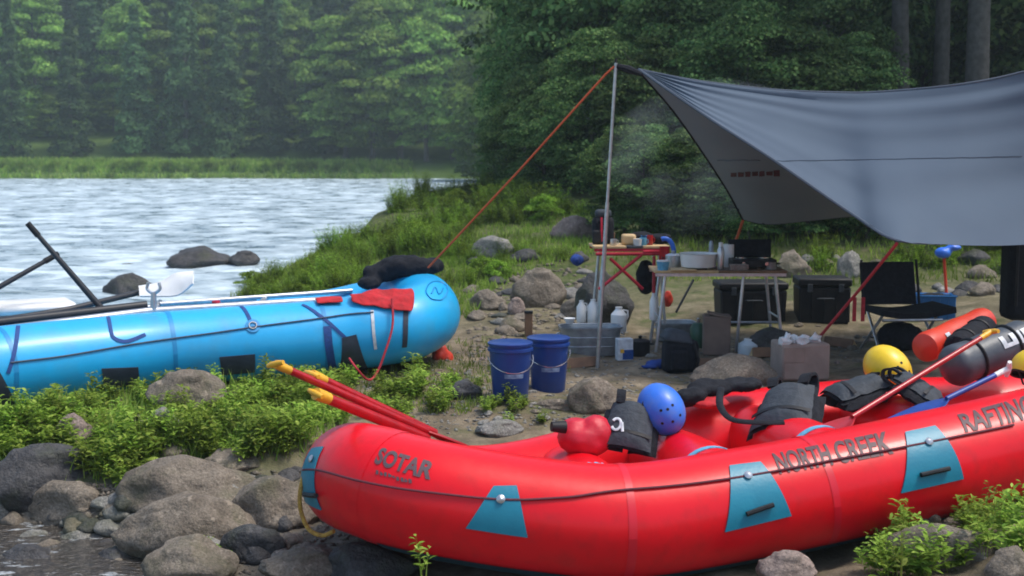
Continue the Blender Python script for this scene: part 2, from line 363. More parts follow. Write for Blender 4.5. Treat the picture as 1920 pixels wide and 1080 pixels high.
def ground_mat():
    m = bpy.data.materials.new('ground_soil'); m.use_nodes = True; t = m.node_tree; N = t.nodes; L = t.links
    b = N['Principled BSDF']; b.inputs['Roughness'].default_value = .95; b.inputs['Specular IOR Level'].default_value = .2
    g = N.new('ShaderNodeNewGeometry')
    def nz(s, d=6, v=None):
        n = N.new('ShaderNodeTexNoise'); n.inputs['Scale'].default_value = s; n.inputs['Detail'].default_value = d
        n.inputs['Roughness'].default_value = .65; L.new(g.outputs['Position'], n.inputs['Vector']); return n
    def ramp(src, stops):
        r = N.new('ShaderNodeValToRGB'); L.new(src, r.inputs[0]); e = r.color_ramp.elements
        for i, (p, c) in enumerate(stops):
            q = e[i] if i < 2 else e.new(p)
            q.position = p; q.color = (*c, 1)
        return r
    sand = ramp(nz(3.5, 8).outputs['Fac'], [(.3, (.085, .07, .048)), (.5, (.175, .14, .095)), (.68, (.30, .245, .17))])
    mossy = ramp(nz(7, 6).outputs['Fac'], [(.3, (.03, .045, .015)), (.5, (.08, .10, .03)), (.72, (.13, .115, .07))])
    mk = ramp(nz(.9, 7).outputs['Fac'], [(.54, (0, 0, 0)), (.66, (1, 1, 1))])
    # by y distance and x: grass dominates beyond the camp
    sp = N.new('ShaderNodeSeparateXYZ'); L.new(g.outputs['Position'], sp.inputs[0])
    mr = N.new('ShaderNodeMapRange'); L.new(sp.outputs['Y'], mr.inputs[0]); mr.inputs[1].default_value = 11.5; mr.inputs[2].default_value = 16
    ml = N.new('ShaderNodeMapRange'); L.new(sp.outputs['X'], ml.inputs[0]); ml.inputs[1].default_value = -.6; ml.inputs[2].default_value = -2.0
    mu = N.new('ShaderNodeMath'); mu.operation = 'MAXIMUM'; L.new(mr.outputs[0], mu.inputs[0]); L.new(ml.outputs[0], mu.inputs[1])
    ms = N.new('ShaderNodeMath'); ms.operation = 'MULTIPLY_ADD'; ms.use_clamp = True
    L.new(mu.outputs[0], ms.inputs[0]); ms.inputs[1].default_value = 1.0; L.new(mk.outputs[0], ms.inputs[2])
    mx = N.new('ShaderNodeMix'); mx.data_type = 'RGBA'; L.new(ms.outputs[0], mx.inputs['Factor'])
    L.new(sand.outputs[0], mx.inputs['A']); L.new(mossy.outputs[0], mx.inputs['B'])
    # wet stony mud low down
    mw = N.new('ShaderNodeMapRange'); L.new(sp.outputs['Z'], mw.inputs[0]); mw.inputs[1].default_value = -.16; mw.inputs[2].default_value = -.34
    mud = ramp(nz(6, 8).outputs['Fac'], [(.3, (.07, .06, .048)), (.55, (.16, .14, .11)), (.75, (.27, .24, .20))])
    mx2 = N.new('ShaderNodeMix'); mx2.data_type = 'RGBA'; L.new(mw.outputs[0], mx2.inputs['Factor'])
    L.new(mx.outputs['Result'], mx2.inputs['A']); L.new(mud.outputs[0], mx2.inputs['B'])
    mf = N.new('ShaderNodeMapRange'); L.new(sp.outputs['Y'], mf.inputs[0]); mf.inputs[1].default_value = 50; mf.inputs[2].default_value = 70
    gf = ramp(nz(.5, 6).outputs['Fac'], [(.3, (.05, .09, .02)), (.7, (.12, .19, .04))])
    mx3 = N.new('ShaderNodeMix'); mx3.data_type = 'RGBA'; L.new(mf.outputs[0], mx3.inputs['Factor']); L.new(mx2.outputs['Result'], mx3.inputs['A']); L.new(gf.outputs[0], mx3.inputs['B'])
    L.new(mx3.outputs['Result'], b.inputs['Base Color'])
    bp = N.new('ShaderNodeBump'); bp.inputs['Strength'].default_value = .8; bp.inputs['Distance'].default_value = .03
    L.new(nz(22, 8).outputs['Fac'], bp.inputs['Height']); L.new(bp.outputs[0], b.inputs['Normal'])
    return m
def water_mat(name, foam_sheen_lo, foam_sheen_hi, base, sc=(1.6, .45, 1), foam_sheen_col=(.62, .74, .80)):
    m = bpy.data.materials.new(name); m.use_nodes = True; t = m.node_tree; N = t.nodes; L = t.links
    b = N['Principled BSDF']; g = N.new('ShaderNodeNewGeometry')
    mp = N.new('ShaderNodeMapping'); L.new(g.outputs['Position'], mp.inputs[0]); mp.inputs['Scale'].default_value = sc
    n = N.new('ShaderNodeTexNoise'); n.inputs['Scale'].default_value = 1.0; n.inputs['Detail'].default_value = 9; n.inputs['Roughness'].default_value = .68
    L.new(mp.outputs[0], n.inputs['Vector'])
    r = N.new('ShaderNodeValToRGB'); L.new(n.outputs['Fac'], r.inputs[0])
    r.color_ramp.elements[0].position = foam_sheen_lo; r.color_ramp.elements[1].position = foam_sheen_hi
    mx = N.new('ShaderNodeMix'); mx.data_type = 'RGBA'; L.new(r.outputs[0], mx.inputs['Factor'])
    mx.inputs['A'].default_value = (*base, 1); mx.inputs['B'].default_value = (*foam_sheen_col, 1)
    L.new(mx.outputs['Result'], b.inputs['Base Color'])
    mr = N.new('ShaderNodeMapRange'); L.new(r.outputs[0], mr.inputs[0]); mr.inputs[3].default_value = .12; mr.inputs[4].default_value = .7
    L.new(mr.outputs[0], b.inputs['Roughness'])
    n2 = N.new('ShaderNodeTexNoise'); n2.inputs['Scale'].default_value = 3.2; n2.inputs['Detail'].default_value = 7
    L.new(mp.outputs[0], n2.inputs['Vector'])
    bp = N.new('ShaderNodeBump'); bp.inputs['Strength'].default_value = .7; bp.inputs['Distance'].default_value = .10
    L.new(n2.outputs['Fac'], bp.inputs['Height']); L.new(bp.outputs[0], b.inputs['Normal'])
    return m

# ------------------------------------------------------------------ ground and water
def axis(parts):
    return np.unique(np.concatenate([np.arange(a, b, s) for a, b, s in parts]).round(4))
gx = axis([(-140, -60, 10), (-60, -12, 4), (-12, -5, .35), (-5, 6, .07), (6, 14, .35), (14, 60, 4), (60, 141, 10)])
gy = axis([(-20, 2, 4), (2, 4.4, .3), (4.4, 12, .07), (12, 20, .18), (20, 40, .6), (40, 108, 4), (108, 130, 1), (130, 230, 6)])
X, Y = np.meshgrid(gx, gy, indexing='ij')
Z = zg(X.ravel(), Y.ravel()).reshape(X.shape)
a_, b_ = X.shape
idx = np.arange(a_*b_).reshape(a_, b_)
F = np.stack([idx[:-1, :-1], idx[1:, :-1], idx[1:, 1:], idx[:-1, 1:]], -1).reshape(-1, 4)
gr = link('ground', mesh_np('ground', np.stack([X, Y, Z], -1).reshape(-1, 3), F, True), m=ground_mat()); gr['kind'] = 'structure'
def waves(X, Y, amp):
    z = 0
    for (kx, ky, p, a) in ((.9, 2.1, 0, .5), (2.3, 3.9, 1, .35), (-1.7, 5.1, 2, .3), (4.3, 7.7, 3, .2), (-6.1, 9.3, 4, .16), (9.7, 13.1, 5, .12), (.35, .8, 2, .5)):
        z = z + a*np.sin(kx*X+ky*Y+p+1.3*np.sin(.37*X*kx-.23*Y+p))
    return z*amp
def water(name, x0, x1, ys, nx, zl, amp, mat):
    xs = np.linspace(x0, x1, nx); X, Y = np.meshgrid(xs, ys, indexing='ij')
    Z = zl + waves(X, Y, amp)
    a, b = X.shape; idx = np.arange(a*b).reshape(a, b)
    F = np.stack([idx[:-1, :-1], idx[1:, :-1], idx[1:, 1:], idx[:-1, 1:]], -1).reshape(-1, 4)
    o = link(name, mesh_np(name, np.stack([X, Y, Z], -1).reshape(-1, 3), F, True), m=mat); o['kind'] = 'structure'; return o
ys = np.concatenate([np.arange(12.2, 40, .12), np.arange(40, 122, .4)])
water('river', -60, 8, ys, 420, -.42, .035, water_mat('rapids_water', .34, .64, (.10, .165, .205), sc=(.8, 1.1, 1)))  # pale mix is rapids foam plus sky reflection painted into the colour
water('stream', -4.2, -1.55, np.arange(5.4, 7.45, .03), 90, -.445, .006, water_mat('shallow_stream', .57, .70, (.045, .038, .03), sc=(5, 9, 1), foam_sheen_col=(.55, .6, .63)))

# ------------------------------------------------------------------ foliage builders
def leaves_geo(pos, nrm, size, asp=.5, fold=.25, rnd=.9):
    n = len(pos)
    d = nrm + rng.normal(0, rnd, (n, 3)); d /= np.linalg.norm(d, axis=1)[:, None]+1e-9      # leaf normal
    a = rng.normal(0, 1, (n, 3)); a -= (a*d).sum(1)[:, None]*d; a /= np.linalg.norm(a, axis=1)[:, None]+1e-9
    b = np.cross(d, a)
    s = (size*rng.uniform(.6, 1.25, n))[:, None] if np.isscalar(size) else size[:, None]
    base = pos-a*s*.5; tip = pos+a*s*.5
    l = pos+b*s*asp*.5+d*s*fold*.5; r = pos-b*s*asp*.5+d*s*fold*.5
    V = np.stack([base, l, tip, r], 1).reshape(-1, 3)
    F = (np.arange(n)[:, None]*4 + np.array([[0, 1, 2, 3]]))
    F = np.concatenate([F[:, [0, 1, 2]], F[:, [0, 2, 3]]])
    return V, F
def merge(parts):
    V = []; F = []; o = 0
    for v, f in parts: V.append(v); F.append(f+o); o += len(v)
    return np.concatenate(V), np.concatenate(F)
def sph(n):
    p = rng.normal(0, 1, (n, 3)); return p/np.linalg.norm(p, axis=1)[:, None]
def conifer(H, Rr, n, leaf, lean=0):
    t = rng.uniform(0, 1, n)**1.15                     # 0 bottom .. 1 top
    nl = 26; lev = np.floor(t*nl)/nl + rng.normal(0, .006, n)
    az0 = rng.uniform(0, 2*math.pi, (nl+2, 9))
    li = np.clip((t*nl).astype(int), 0, nl+1); br = rng.integers(0, 9, n)
    az = az0[li, br] + rng.normal(0, .22, n)
    brl = rng.uniform(.55, 1.12, (nl+2, 9))[li, br]
    Rz = Rr*np.clip((1-lev), 0, 1)**.62*(.85+.15*np.sin(lev*40))*brl
    q = rng.uniform(.15, 1, n)**.6; r = Rz*q
    z = H*(.03+.97*lev) - r*.38*q + rng.normal(0, .12, n) + .5*brl
    pos = np.stack([r*np.cos(az), r*np.sin(az), np.maximum(z, .15)], 1)
    nr = np.stack([np.cos(az)*.6, np.sin(az)*.6, np.full(n, .8)], 1)
    return leaves_geo(pos, nr, leaf, .45, .1, .5)
def decid(H, Rr, z0, ncl, nper, leaf, rx=1.0):
    parts = []
    for i in range(ncl):
        u = sph(1)[0]; k = rng.uniform(.45, 1)**.5
        c = np.array([u[0]*Rr*k*rx, u[1]*Rr*k, z0+(H-z0)*(.5+.5*u[2]*k)])
        hz = (c[2]-z0)/(H-z0)
        c[:2] *= (1-.45*max(hz-.5, 0)*2)
        cr_ = Rr*rng.uniform(.2, .42)
        s = sph(nper); s[:, 2] = np.abs(s[:, 2])*.9-.25
        pos = c + s*cr_*np.array([1.1, 1.1, .75])*rng.uniform(.65, 1.08, nper)[:, None]
        parts.append(leaves_geo(pos, s+np.array([0, 0, .5]), leaf, .62, .2, .55))
    return merge(parts)
def trunk_mb(H, r, z1, nl=6, spread=1.2, seed=0):
    q = random.Random(seed); mb = MB(); pts = [(0, 0, -.3)]; x = y = 0
    for i in range(1, 7):
        x += q.uniform(-.04, .04)*H/6; y += q.uniform(-.04, .04)*H/6
        pts.append((x, y, H*.9*i/6))
    mb.tube(pts, [r*(1.25 if i == 0 else 1-.13*i) for i in range(7)], 9)
    for k in range(nl):
        z = z1+(H*.85-z1)*k/nl; a = q.uniform(0, 6.28); Ls = spread*q.uniform(.6, 1.1)
        t = min(z/(H*.9)*6, 5.9); i = int(t); f = t-i
        bx = pts[i][0]*(1-f)+pts[i+1][0]*f; by = pts[i][1]*(1-f)+pts[i+1][1]*f
        mb.tube([(bx, by, z), (bx+math.cos(a)*Ls*.5, by+math.sin(a)*Ls*.5, z+Ls*.35), (bx+math.cos(a)*Ls, by+math.sin(a)*Ls, z+Ls*.9)], [r*.35, r*.22, r*.07], 6)
    return mb
L_con = leafmat('conifer_needles', [(.05, .11, .045), (.085, .165, .06), (.13, .22, .07)], .3, .35)
L_dec = leafmat('pale_leaves', [(.13, .23, .045), (.19, .32, .06), (.28, .40, .08)], .4, .35)
L_for = leafmat('forest_leaves', [(.04, .095, .03), (.09, .175, .05), (.20, .29, .09)], .35, .5)
L_bush = leafmat('bush_leaves', [(.11, .19, .02), (.17, .28, .03), (.26, .37, .05)], .4, 1.2)
L_weed = leafmat('weed_leaves', [(.13, .22, .03), (.25, .37, .05), (.40, .50, .10)], .4, 3)
L_grass = leafmat('grass_blades', [(.12, .20, .025), (.20, .30, .04), (.32, .36, .10)], .35, .8)
def make_tree(name, label, cat, geo, lm, H, r, z1, seed, spread=1.2, nl=6):
    t = thing(name, label, cat, (0, 0, -500))
    obj('trunk', trunk_mb(H, r, z1, nl, spread, seed), M['bark'], t)
    link('crown', mesh_np('crown', *geo), t, lm); return t
ORD = ['first', 'second', 'third', 'fourth', 'fifth', 'sixth', 'seventh', 'eighth', 'ninth', 'tenth', 'eleventh', 'twelfth', 'thirteenth', 'fourteenth']
def first_or_dup(proto, used, loc, rz, scale, label, group):
    if id(proto) not in used:
        used[id(proto)] = 1; proto.location = tuple(map(float, loc)); proto.rotation_euler = (0, 0, rz)
        proto.scale = scale if hasattr(scale, '__len__') else (scale,)*3
        proto['label'] = label
        if group: proto['group'] = group
        return proto
    return dup(proto, loc, rz, scale, label, group)
USED = {}
con = [make_tree('conifer_tree', '', 'tree', conifer(15+2*i, 2.3-.15*i, 16000, .36), L_con, 15+2*i, .22, 1.0, i) for i in range(3)]
dec = [make_tree('broadleaf_tree', '', 'tree', decid(13, 3.4, .4, 75, 260, .34), L_dec, 13, .2, 2.0, 10+i, 2) for i in range(2)]
k = 0
front = [(-70,'c'),(30,'c'),(140,'c'),(262,'c'),(352,'c'),(428,'c'),(512,'c'),(600,'c'),(650,'d'),(700,'d'),(752,'d'),(800,'d'),(850,'d'),(905,'d')]
for i, (px, ty) in enumerate(front):
    d = 122+random.uniform(-2, 2); x = (px-960)/FPX*d; pr = random.choice(con if ty == 'c' else dec)
    s = random.uniform(.85, 1.1)*(1 if ty == 'c' else 1.08)
    if ty == 'd': d -= 2.5; x = (px-960)/FPX*d
    kind = 'dark pointed conifer with boughs to the ground' if ty == 'c' else 'pale green rounded broadleaf tree'
    first_or_dup(pr, USED, (x, d, gz(x, d)-.2), random.uniform(0, 6), (s*1.15, s*1.15, s*random.uniform(.9, 1.15)), f'{kind}, {ORD[i]} from the left at the far bank', 'front row of trees on the far bank')
for i in range(26):
    d = 127+random.uniform(-1.5, 1.5); px = -60+i*34+random.uniform(-8, 8); x = (px-960)/FPX*d
    s = random.uniform(.22, .36); first_or_dup(dec[i % 2], USED, (x, d, gz(x, d)-.2), i, (s*1.5, s*1.5, s), 'low dark sapling filling the foot of the far trees', 'saplings at the foot of the far trees')
for row, (d, zz) in enumerate([(129, 0), (138, 0), (149, 0), (162, 0), (178, 0)]):
    n = 18
    for i in range(n):
        px = -90 + i*66 + random.uniform(-30, 30) + row*17
        x = (px-960)/FPX*d; ty = 'c' if (px < 640 and random.random() < .7) or random.random() < .15 else 'd'
        pr = random.choice(con if ty == 'c' else dec); s = random.uniform(.9, 1.3)
        lab = 'dark conifer rising behind the front trees on the far slope' if ty == 'c' else 'rounded broadleaf tree rising behind the front trees on the far slope'
        first_or_dup(pr, USED, (x, d+random.uniform(-2, 2), gz(x, d)-.3), random.uniform(0, 6), s, lab, 'conifers up the far slope' if ty == 'c' else 'broadleaf trees up the far slope')
fo = [make_tree('forest_tree', '', 'tree', decid(9+i, 2.6+.2*i, .2, 120, 170, .215), L_for, 9+i, .16, 1.5, 20+i, 1.6, 9) for i in range(3)]
# trees where the near wood runs down to the water (50-90 m)
mids = [(960, 100, 1.0), (1020, 104, 1.1), (905, 106, .9), (1075, 98, 1.1), (985, 82, .8), (1045, 76, .85), (1110, 84, .9), (1170, 90, 1.0)]
for i, (px, d, s) in enumerate(mids):
    x = (px-960)/FPX*d
    first_or_dup(dec[i % 2], USED, (x, d, gz(x, d)-.3), i*1.7, s, 'pale leafy bank tree where the far forest meets the near wood', 'trees between the far bank and the near wood')
mids = [(1035, 56, .9), (1075, 50, .9), (1120, 60, 1.0), (1170, 50, 1.0), (1230, 52, 1.0), (1010, 42, .55)]
for i, (px, d, s) in enumerate(mids):
    x = (px-960)/FPX*d
    first_or_dup(fo[i % 3], USED, (x, d, gz(x, d)-.3), i*1.7, s, 'leafy bank tree half hidden behind the nearer wood', 'trees running down to the water beyond the camp')
near = [(1030, 33, .6), (1075, 30, .72), (1120, 30, .85), (1190, 27, .8), (1260, 30, .9), (1330, 26.5, .85), (1400, 29, .9), (1470, 26, .85), (1540, 29, .9), (1620, 28, .8),
        (1730, 31, .8), (1840, 30, .8), (1930, 28, .85), (2010, 26, .9),
        (1090, 37, 1.05), (1180, 39, 1.1), (1290, 37, 1.1), (1390, 38, 1.15), (1500, 36, 1.1), (1610, 38, 1.15), (1720, 38, 1.15), (1830, 37, 1.1), (1940, 36, 1.1)]
for i, (px, d, s) in enumerate(near):
    x = (px-960)/FPX*d
    first_or_dup(fo[(i+1) % 3], USED, (x, d, gz(x, d)-.3), i*2.3, s, 'dark leafy tree packed in the wood behind the camp', 'dense wood behind the camp')
# tall trees with bare lower trunks, seen above the tarp on the right
tall = [make_tree('tall_tree', '', 'tree', decid(13, 3.0, 5.2, 60, 230, .2), L_for, 13, .24, 4.8, 40+i, 2.2, 8) for i in range(2)]
for i in range(30):
    px = 1150+i*26+random.uniform(-10, 10); g_ = gp(px, random.uniform(428, 452)); s = random.uniform(.10, .17)
    first_or_dup(fo[i % 3], USED, g_-np.array([0, 0, .05]), i*1.3, (s*1.3, s*1.3, s), 'knee high dark leafy growth on the slope close behind the camp', 'low growth on the slope behind the camp')
labs = ['tall tree with a pale bare trunk, leftmost of three above the tarp', 'slim tall tree with a dim bare trunk, middle of three above the tarp', 'tall tree with the thickest bare trunk, rightmost of three above the tarp']
for i, (px, d, s) in enumerate([(1682, 23.5, .8), (1752, 24.5, .7), (1815, 22.5, 1.0)]):
    x = (px-960)/FPX*d
    first_or_dup(tall[i % 2], USED, (x, d, gz(x, d)-.3), i*2, (s, s, 1), labs[i], 'tall trunks above the tarp')

# ------------------------------------------------------------------ bushes, weeds, grass
def bush_geo(Rr, H, ncl, nper, leaf):
    return decid(H, Rr, .02, ncl, nper, leaf)
def weed_geo(H, spread, ns, nl, leaf):
    parts = []
    for s in range(ns):
        a = rng.uniform(0, 6.28); tilt = rng.uniform(.1, 1)*spread; h = H*rng.uniform(.6, 1.1)
        b0 = np.array([math.cos(a)*tilt*.35, math.sin(a)*tilt*.35, 0]); top = np.array([math.cos(a)*tilt, math.sin(a)*tilt, h])
        f = rng.uniform(.25, 1.0, nl)
        p = b0 + (top-b0)*f[:, None]
        az = rng.uniform(0, 6.28, nl); off = np.stack([np.cos(az), np.sin(az), rng.uniform(-.1, .5, nl)], 1)
        sz = leaf*(1.15-.6*f)*rng.uniform(.7, 1.2, nl)
        p = p+off*sz[:, None]*.5
        nr = np.stack([-np.cos(az)*.3, -np.sin(az)*.3, np.ones(nl)], 1)
        dd = nr+rng.normal(0, .25, (nl, 3)); dd /= np.linalg.norm(dd, axis=1)[:, None]
        A = off-(off*dd).sum(1)[:, None]*dd; A /= np.linalg.norm(A, axis=1)[:, None]; B = np.cross(dd, A)
        s_ = sz[:, None]
        V = np.stack([p-A*s_*.5, p-A*s_*.12+B*s_*.2+dd*s_*.08, p+A*s_*.2+B*s_*.16+dd*s_*.05, p+A*s_*.55-dd*s_*.12, p+A*s_*.2-B*s_*.16+dd*s_*.05, p-A*s_*.12-B*s_*.2+dd*s_*.08, p+A*s_*.05], 1).reshape(-1, 3)
        F = (np.arange(nl)[:, None, None]*7 + np.array([[[0, 1, 6], [1, 2, 6], [2, 3, 6], [3, 4, 6], [4, 5, 6], [5, 0, 6]]])).reshape(-1, 3)
        parts.append((V, F))
        w0 = .003; sd_ = np.array([-math.sin(a), math.cos(a), 0])*w0
        parts.append((np.array([b0-sd_, b0+sd_, top]), np.array([[0, 1, 2]])))
    return merge(parts)
bush = []
for i in range(3):
    t = thing('leafy_bush', '', 'bush', (0, 0, -500))
    link('foliage', mesh_np('foliage', *(merge([weed_geo(.62+.1*i, .42, 46, 20, .085), weed_geo(.35, .5, 30, 14, .08)]) if i < 2 else bush_geo(.5, .62+.08*i, 34, 120, .06))), t, L_bush)
    mb = MB()
    for k in range(7):
        a = k*.9+i; mb.tube([(0, 0, -.1), (math.cos(a)*.18, math.sin(a)*.18, .3), (math.cos(a)*.3, math.sin(a)*.3, .55)], [.012, .008, .004], 5)
    obj('stems', mb, M['stem'], t)['kind'] = 'stuff'
    bush.append(t)
weedm = [mesh_np('weed_plant', *weed_geo(.20+.03*i, .15, 12, 12, .085)) for i in range(5)]
sprigm = [mesh_np('sprig', *weed_geo(.24, .06, 3, 13, .05)) for i in range(2)]
def inpoly(x, y, poly):
    c = False; j = len(poly)-1
    for i in range(len(poly)):
        if (poly[i][1] > y) != (poly[j][1] > y) and x < (poly[j][0]-poly[i][0])*(y-poly[i][1])/(poly[j][1]-poly[i][1])+poly[i][0]: c = not c
        j = i
    return c
def scatter(poly, n, mind=0):
    xs = [p[0] for p in poly]; ys = [p[1] for p in poly]; out = []; tries = 0
    while len(out) < n and tries < n*60:
        tries += 1; x = random.uniform(min(xs), max(xs)); y = random.uniform(min(ys), max(ys))
        if inpoly(x, y, poly) and all((x-a)**2+(y-b)**2 > mind*mind for a, b in out): out.append((x, y))
    return out
# ------------------------------------------------------------------ rocks
def rock_mesh(seed, flat=.6, sub=4):
    bm = bmesh.new(); bmesh.ops.create_icosphere(bm, subdivisions=sub, radius=1)
    o = Vector((seed*7.3, seed*3.1, seed*1.7)); q = random.Random(seed)
    planes = [(Vector((q.uniform(-1, 1), q.uniform(-1, 1), q.uniform(-.3, 1))).normalized(), q.uniform(.6, .88)) for _ in range(8)]
    for v in bm.verts:
        p = v.co.copy()
        for nn, dd in planes:
            e = p.dot(nn)-dd
            if e > 0: p -= nn*e*.85
        p += v.co*(mnoise.fractal(p*1.6+o, 1, 2, 5)*.13 + mnoise.fractal(p*6+o, 1, 2, 3)*.03)
        v.co = p
    me = bpy.data.meshes.new('rock'); bm.to_mesh(me); bm.free()
    co = np.array([v.co[:] for v in me.vertices]); mn = co.min(0); mx = co.max(0)
    co = (co-(mn+mx)/2)/(mx-mn); co[:, 2] += .5
    me.vertices.foreach_set('co', co.astype(np.float32).ravel())
    me.polygons.foreach_set('use_smooth', [True]*len(me.polygons)); me.update(); return me
RM = {}
def rmesh(i, mk, sub=4):
    key = (i, mk, sub)
    if key not in RM:
        me = rock_mesh(i, sub=sub); me.materials.append(M[mk]); RM[key] = me
    return RM[key]
def rock(name, cx, yt, yb, w_, label, mk='rock', i=None, bury=.25, dep=.75, tilt=0, rz=None, group=None, d=None):
    i = random.randint(1, 6) if i is None else i
    g = gp(cx, yb) if d is None else P(cx, yb, d)
    dd = g[1]; ppm = FPX/dd; wm = w_/ppm; hm = (yb-yt)/ppm
    o = link(name, rmesh(i, mk)); H = hm/(1-bury)
    o.scale = (wm, wm*dep, H); o.rotation_euler = (0, tilt, random.uniform(-.3, .3) if rz is None else rz)
    o.location = (g[0], g[1]+wm*dep*.35, g[2]-H*bury)
    return tag(o, label, 'rock', group)
def stones(poly, n, s0, s1, label, group, mk):
    for (px, py) in scatter(poly, n, 12):
        g = gp(px, py); s = random.uniform(s0, s1); o = link('stone', rmesh(random.randint(1, 6), random.choice(mk), 3))
        o.location = (g[0], g[1], g[2]-s*.2); o.scale = (s, s*random.uniform(.6, 1), s*random.uniform(.35, .65)); o.rotation_euler = (0, 0, random.uniform(0, 6)); tag(o, label, 'rock', group)
def weeds(poly, n, s0, s1, label, group, meshes=weedm, name='weed_plant', cat='plant', mind=10, m=None):
    for (px, py) in scatter(poly, n, mind):
        g = gp(px, py); me = random.choice(meshes)
        o = link(name, me, loc=(g[0], g[1], g[2]-.015)); 
        if not me.materials: me.materials.append(m or L_weed)
        o.rotation_euler = (random.uniform(-.15, .15), random.uniform(-.15, .15), random.uniform(0, 6.28)); o.scale = (random.uniform(s0, s1),)*3
        tag(o, label, cat, group)
weeds([(-30, 800), (120, 770), (330, 745), (560, 720), (640, 735), (640, 800), (590, 830), (560, 860), (430, 865), (300, 860), (270, 905), (210, 925), (100, 880), (-30, 880)], 135, .55, 1.0,
      'low bright green weed plant in the patch before the blue raft', 'weeds between the blue raft and the rocks')
stones([(0, 800), (330, 750), (560, 740), (600, 800), (420, 850), (0, 860)], 14, .12, .26, 'grey stone half sunk among the weeds before the blue raft', 'stones among the weeds', ['rock', 'rockl', 'rockp'])
weeds([(620, 720), (840, 690), (860, 760), (780, 790), (700, 790)], 30, .45, .8, 'small weed plant on the dirt by the paddle shafts', 'small weeds behind the red raft bow')
weeds([(880, 720), (1070, 690), (1060, 800), (900, 805)], 9, .3, .5, 'tiny weed tuft on the sandy dirt before the buckets', 'tiny weeds near the buckets')
weeds([(1640, 1010), (1760, 975), (1930, 940), (1930, 1080), (1620, 1090)], 26, .5, .85, 'pale green weed plant on the rocks at the bottom right corner', 'weeds in the bottom right corner')
weeds([(370, 1050), (430, 1050), (430, 1085), (380, 1085)], 3, .45, .6, 'small green weed tuft growing between grey boulders below', 'weed tufts between the bottom boulders')
for px, py, s, lab in [(250, 1030, .5, 'lone green weed tuft on the big layered boulder front'), (545, 975, .35, 'tiny yellow green tuft beside the yellow rope loop'), (1000, 560, .9, 'low weed clump beside the little pinkish stone')]:
    g = gp(px, py); o = link('weed_plant', weedm[1], loc=g); o.scale = (s,)*3; tag(o, lab, 'plant')
for i, (px, py, d, s, lab) in enumerate([(795, 1075, 5.35, 1.0, 'thin leafy sprig standing in front of the red raft'), (1690, 1080, 5.0, 1.0, 'thin upright sprig left of the pale rock at lower right'), (1868, 960, 5.15, .8, 'reddish tipped sprig against the red raft at far right')]):
    p = P(px, py, d); g0 = gz(p[0], p[1]); o = link('leafy_sprig', sprigm[i % 2], loc=(p[0], p[1], max(g0, p[2])-.02)); 
    if not sprigm[i % 2].materials: sprigm[i % 2].materials.append(L_weed)
    o.scale = (s,)*3; tag(o, lab, 'plant')
def bushes(poly, n, s0, s1, label, group, mind=16):
    for (px, py) in scatter(poly, n, mind):
        g = gp(px, py); s = random.uniform(s0, s1)
        first_or_dup(random.choice(bush[:2] if random.random() < .85 else bush), USED, g-np.array([0, 0, .08]), random.uniform(0, 6), (s, s, s*random.uniform(.8, 1.1)), label, group)
bushes([(400, 545), (560, 500), (690, 500), (690, 540), (600, 565), (480, 570)], 50, .3, .55, 'bright green low bush on the bank behind the blue raft', 'bushes on the bank behind the blue raft', 9)
bushes([(690, 500), (880, 450), (960, 470), (900, 560), (860, 560), (800, 490)], 26, .25, .5, 'small low bush between the pale boulder and the blue raft bow', 'low bushes beyond the blue raft bow', 12)
bushes([(585, 470), (660, 450), (870, 400), (890, 440), (830, 480), (640, 492)], 40, .4, .7, 'yellow green bush at the water edge beyond the raft bow', 'bushes along the water edge', 14)
bushes([(690, 378), (800, 360), (960, 350), (1000, 392), (700, 402)], 46, .45, .8, 'leafy shrub on the low shore between river and wood', 'shrubs on the low shore', 10)
bushes([(870, 395), (980, 385), (1110, 390), (1110, 410), (960, 425), (870, 440)], 14, .5, .9, 'dull green bush at the foot of the wood', 'bushes at the foot of the wood', 16)
for i, (px, d, s) in enumerate([(925,29,.13),(950, 27, .18), (985, 25.5, .22), (1020, 24, .22), (1065, 25, .28), (1110, 22.5, .27), (1160, 24, .34), (1205, 22, .28), (1250, 24, .36), (1300, 22, .3), (1350, 24, .38), (1395, 21.5, .3), (1440, 23.5, .38), (1490, 21.5, .3), (1545, 23, .34), (1600, 21.5, .28),
        (1660, 23, .15), (1720, 21.5, .14), (1780, 23, .15), (1850, 21.5, .14), (1920, 22, .16), (1990, 22, .2), (1020, 29, .4), (1100, 27.5, .5), (1220, 26.5, .5), (1340, 26, .5), (1450, 26, .5)]):
    x = (px-960)/FPX*d
    first_or_dup(fo[i % 3], USED, (x, d, gz(x, d)-.15), i*1.3, (s*1.15, s*1.15, s), 'shrubby young tree filling the edge of the wood behind the camp', 'shrubby edge of the wood')
bushes([(1460, 500), (1620, 470), (1900, 480), (1900, 520), (1480, 530)], 10, .35, .6, 'small bush on the slope behind the black cases', 'small bushes behind the cases', 16)
bushes([(880, 470), (1080, 440), (1090, 500), (900, 540)], 9, .3, .5, 'small bush among the grey rocks left of the tables', 'small bushes among the rocks', 16)
bushes([(0, 322), (780, 322), (780, 330), (0, 330)], 40, .9, 1.9, 'low shrub on the grassy strip of the far bank', 'shrubs on the far bank strip', 8)
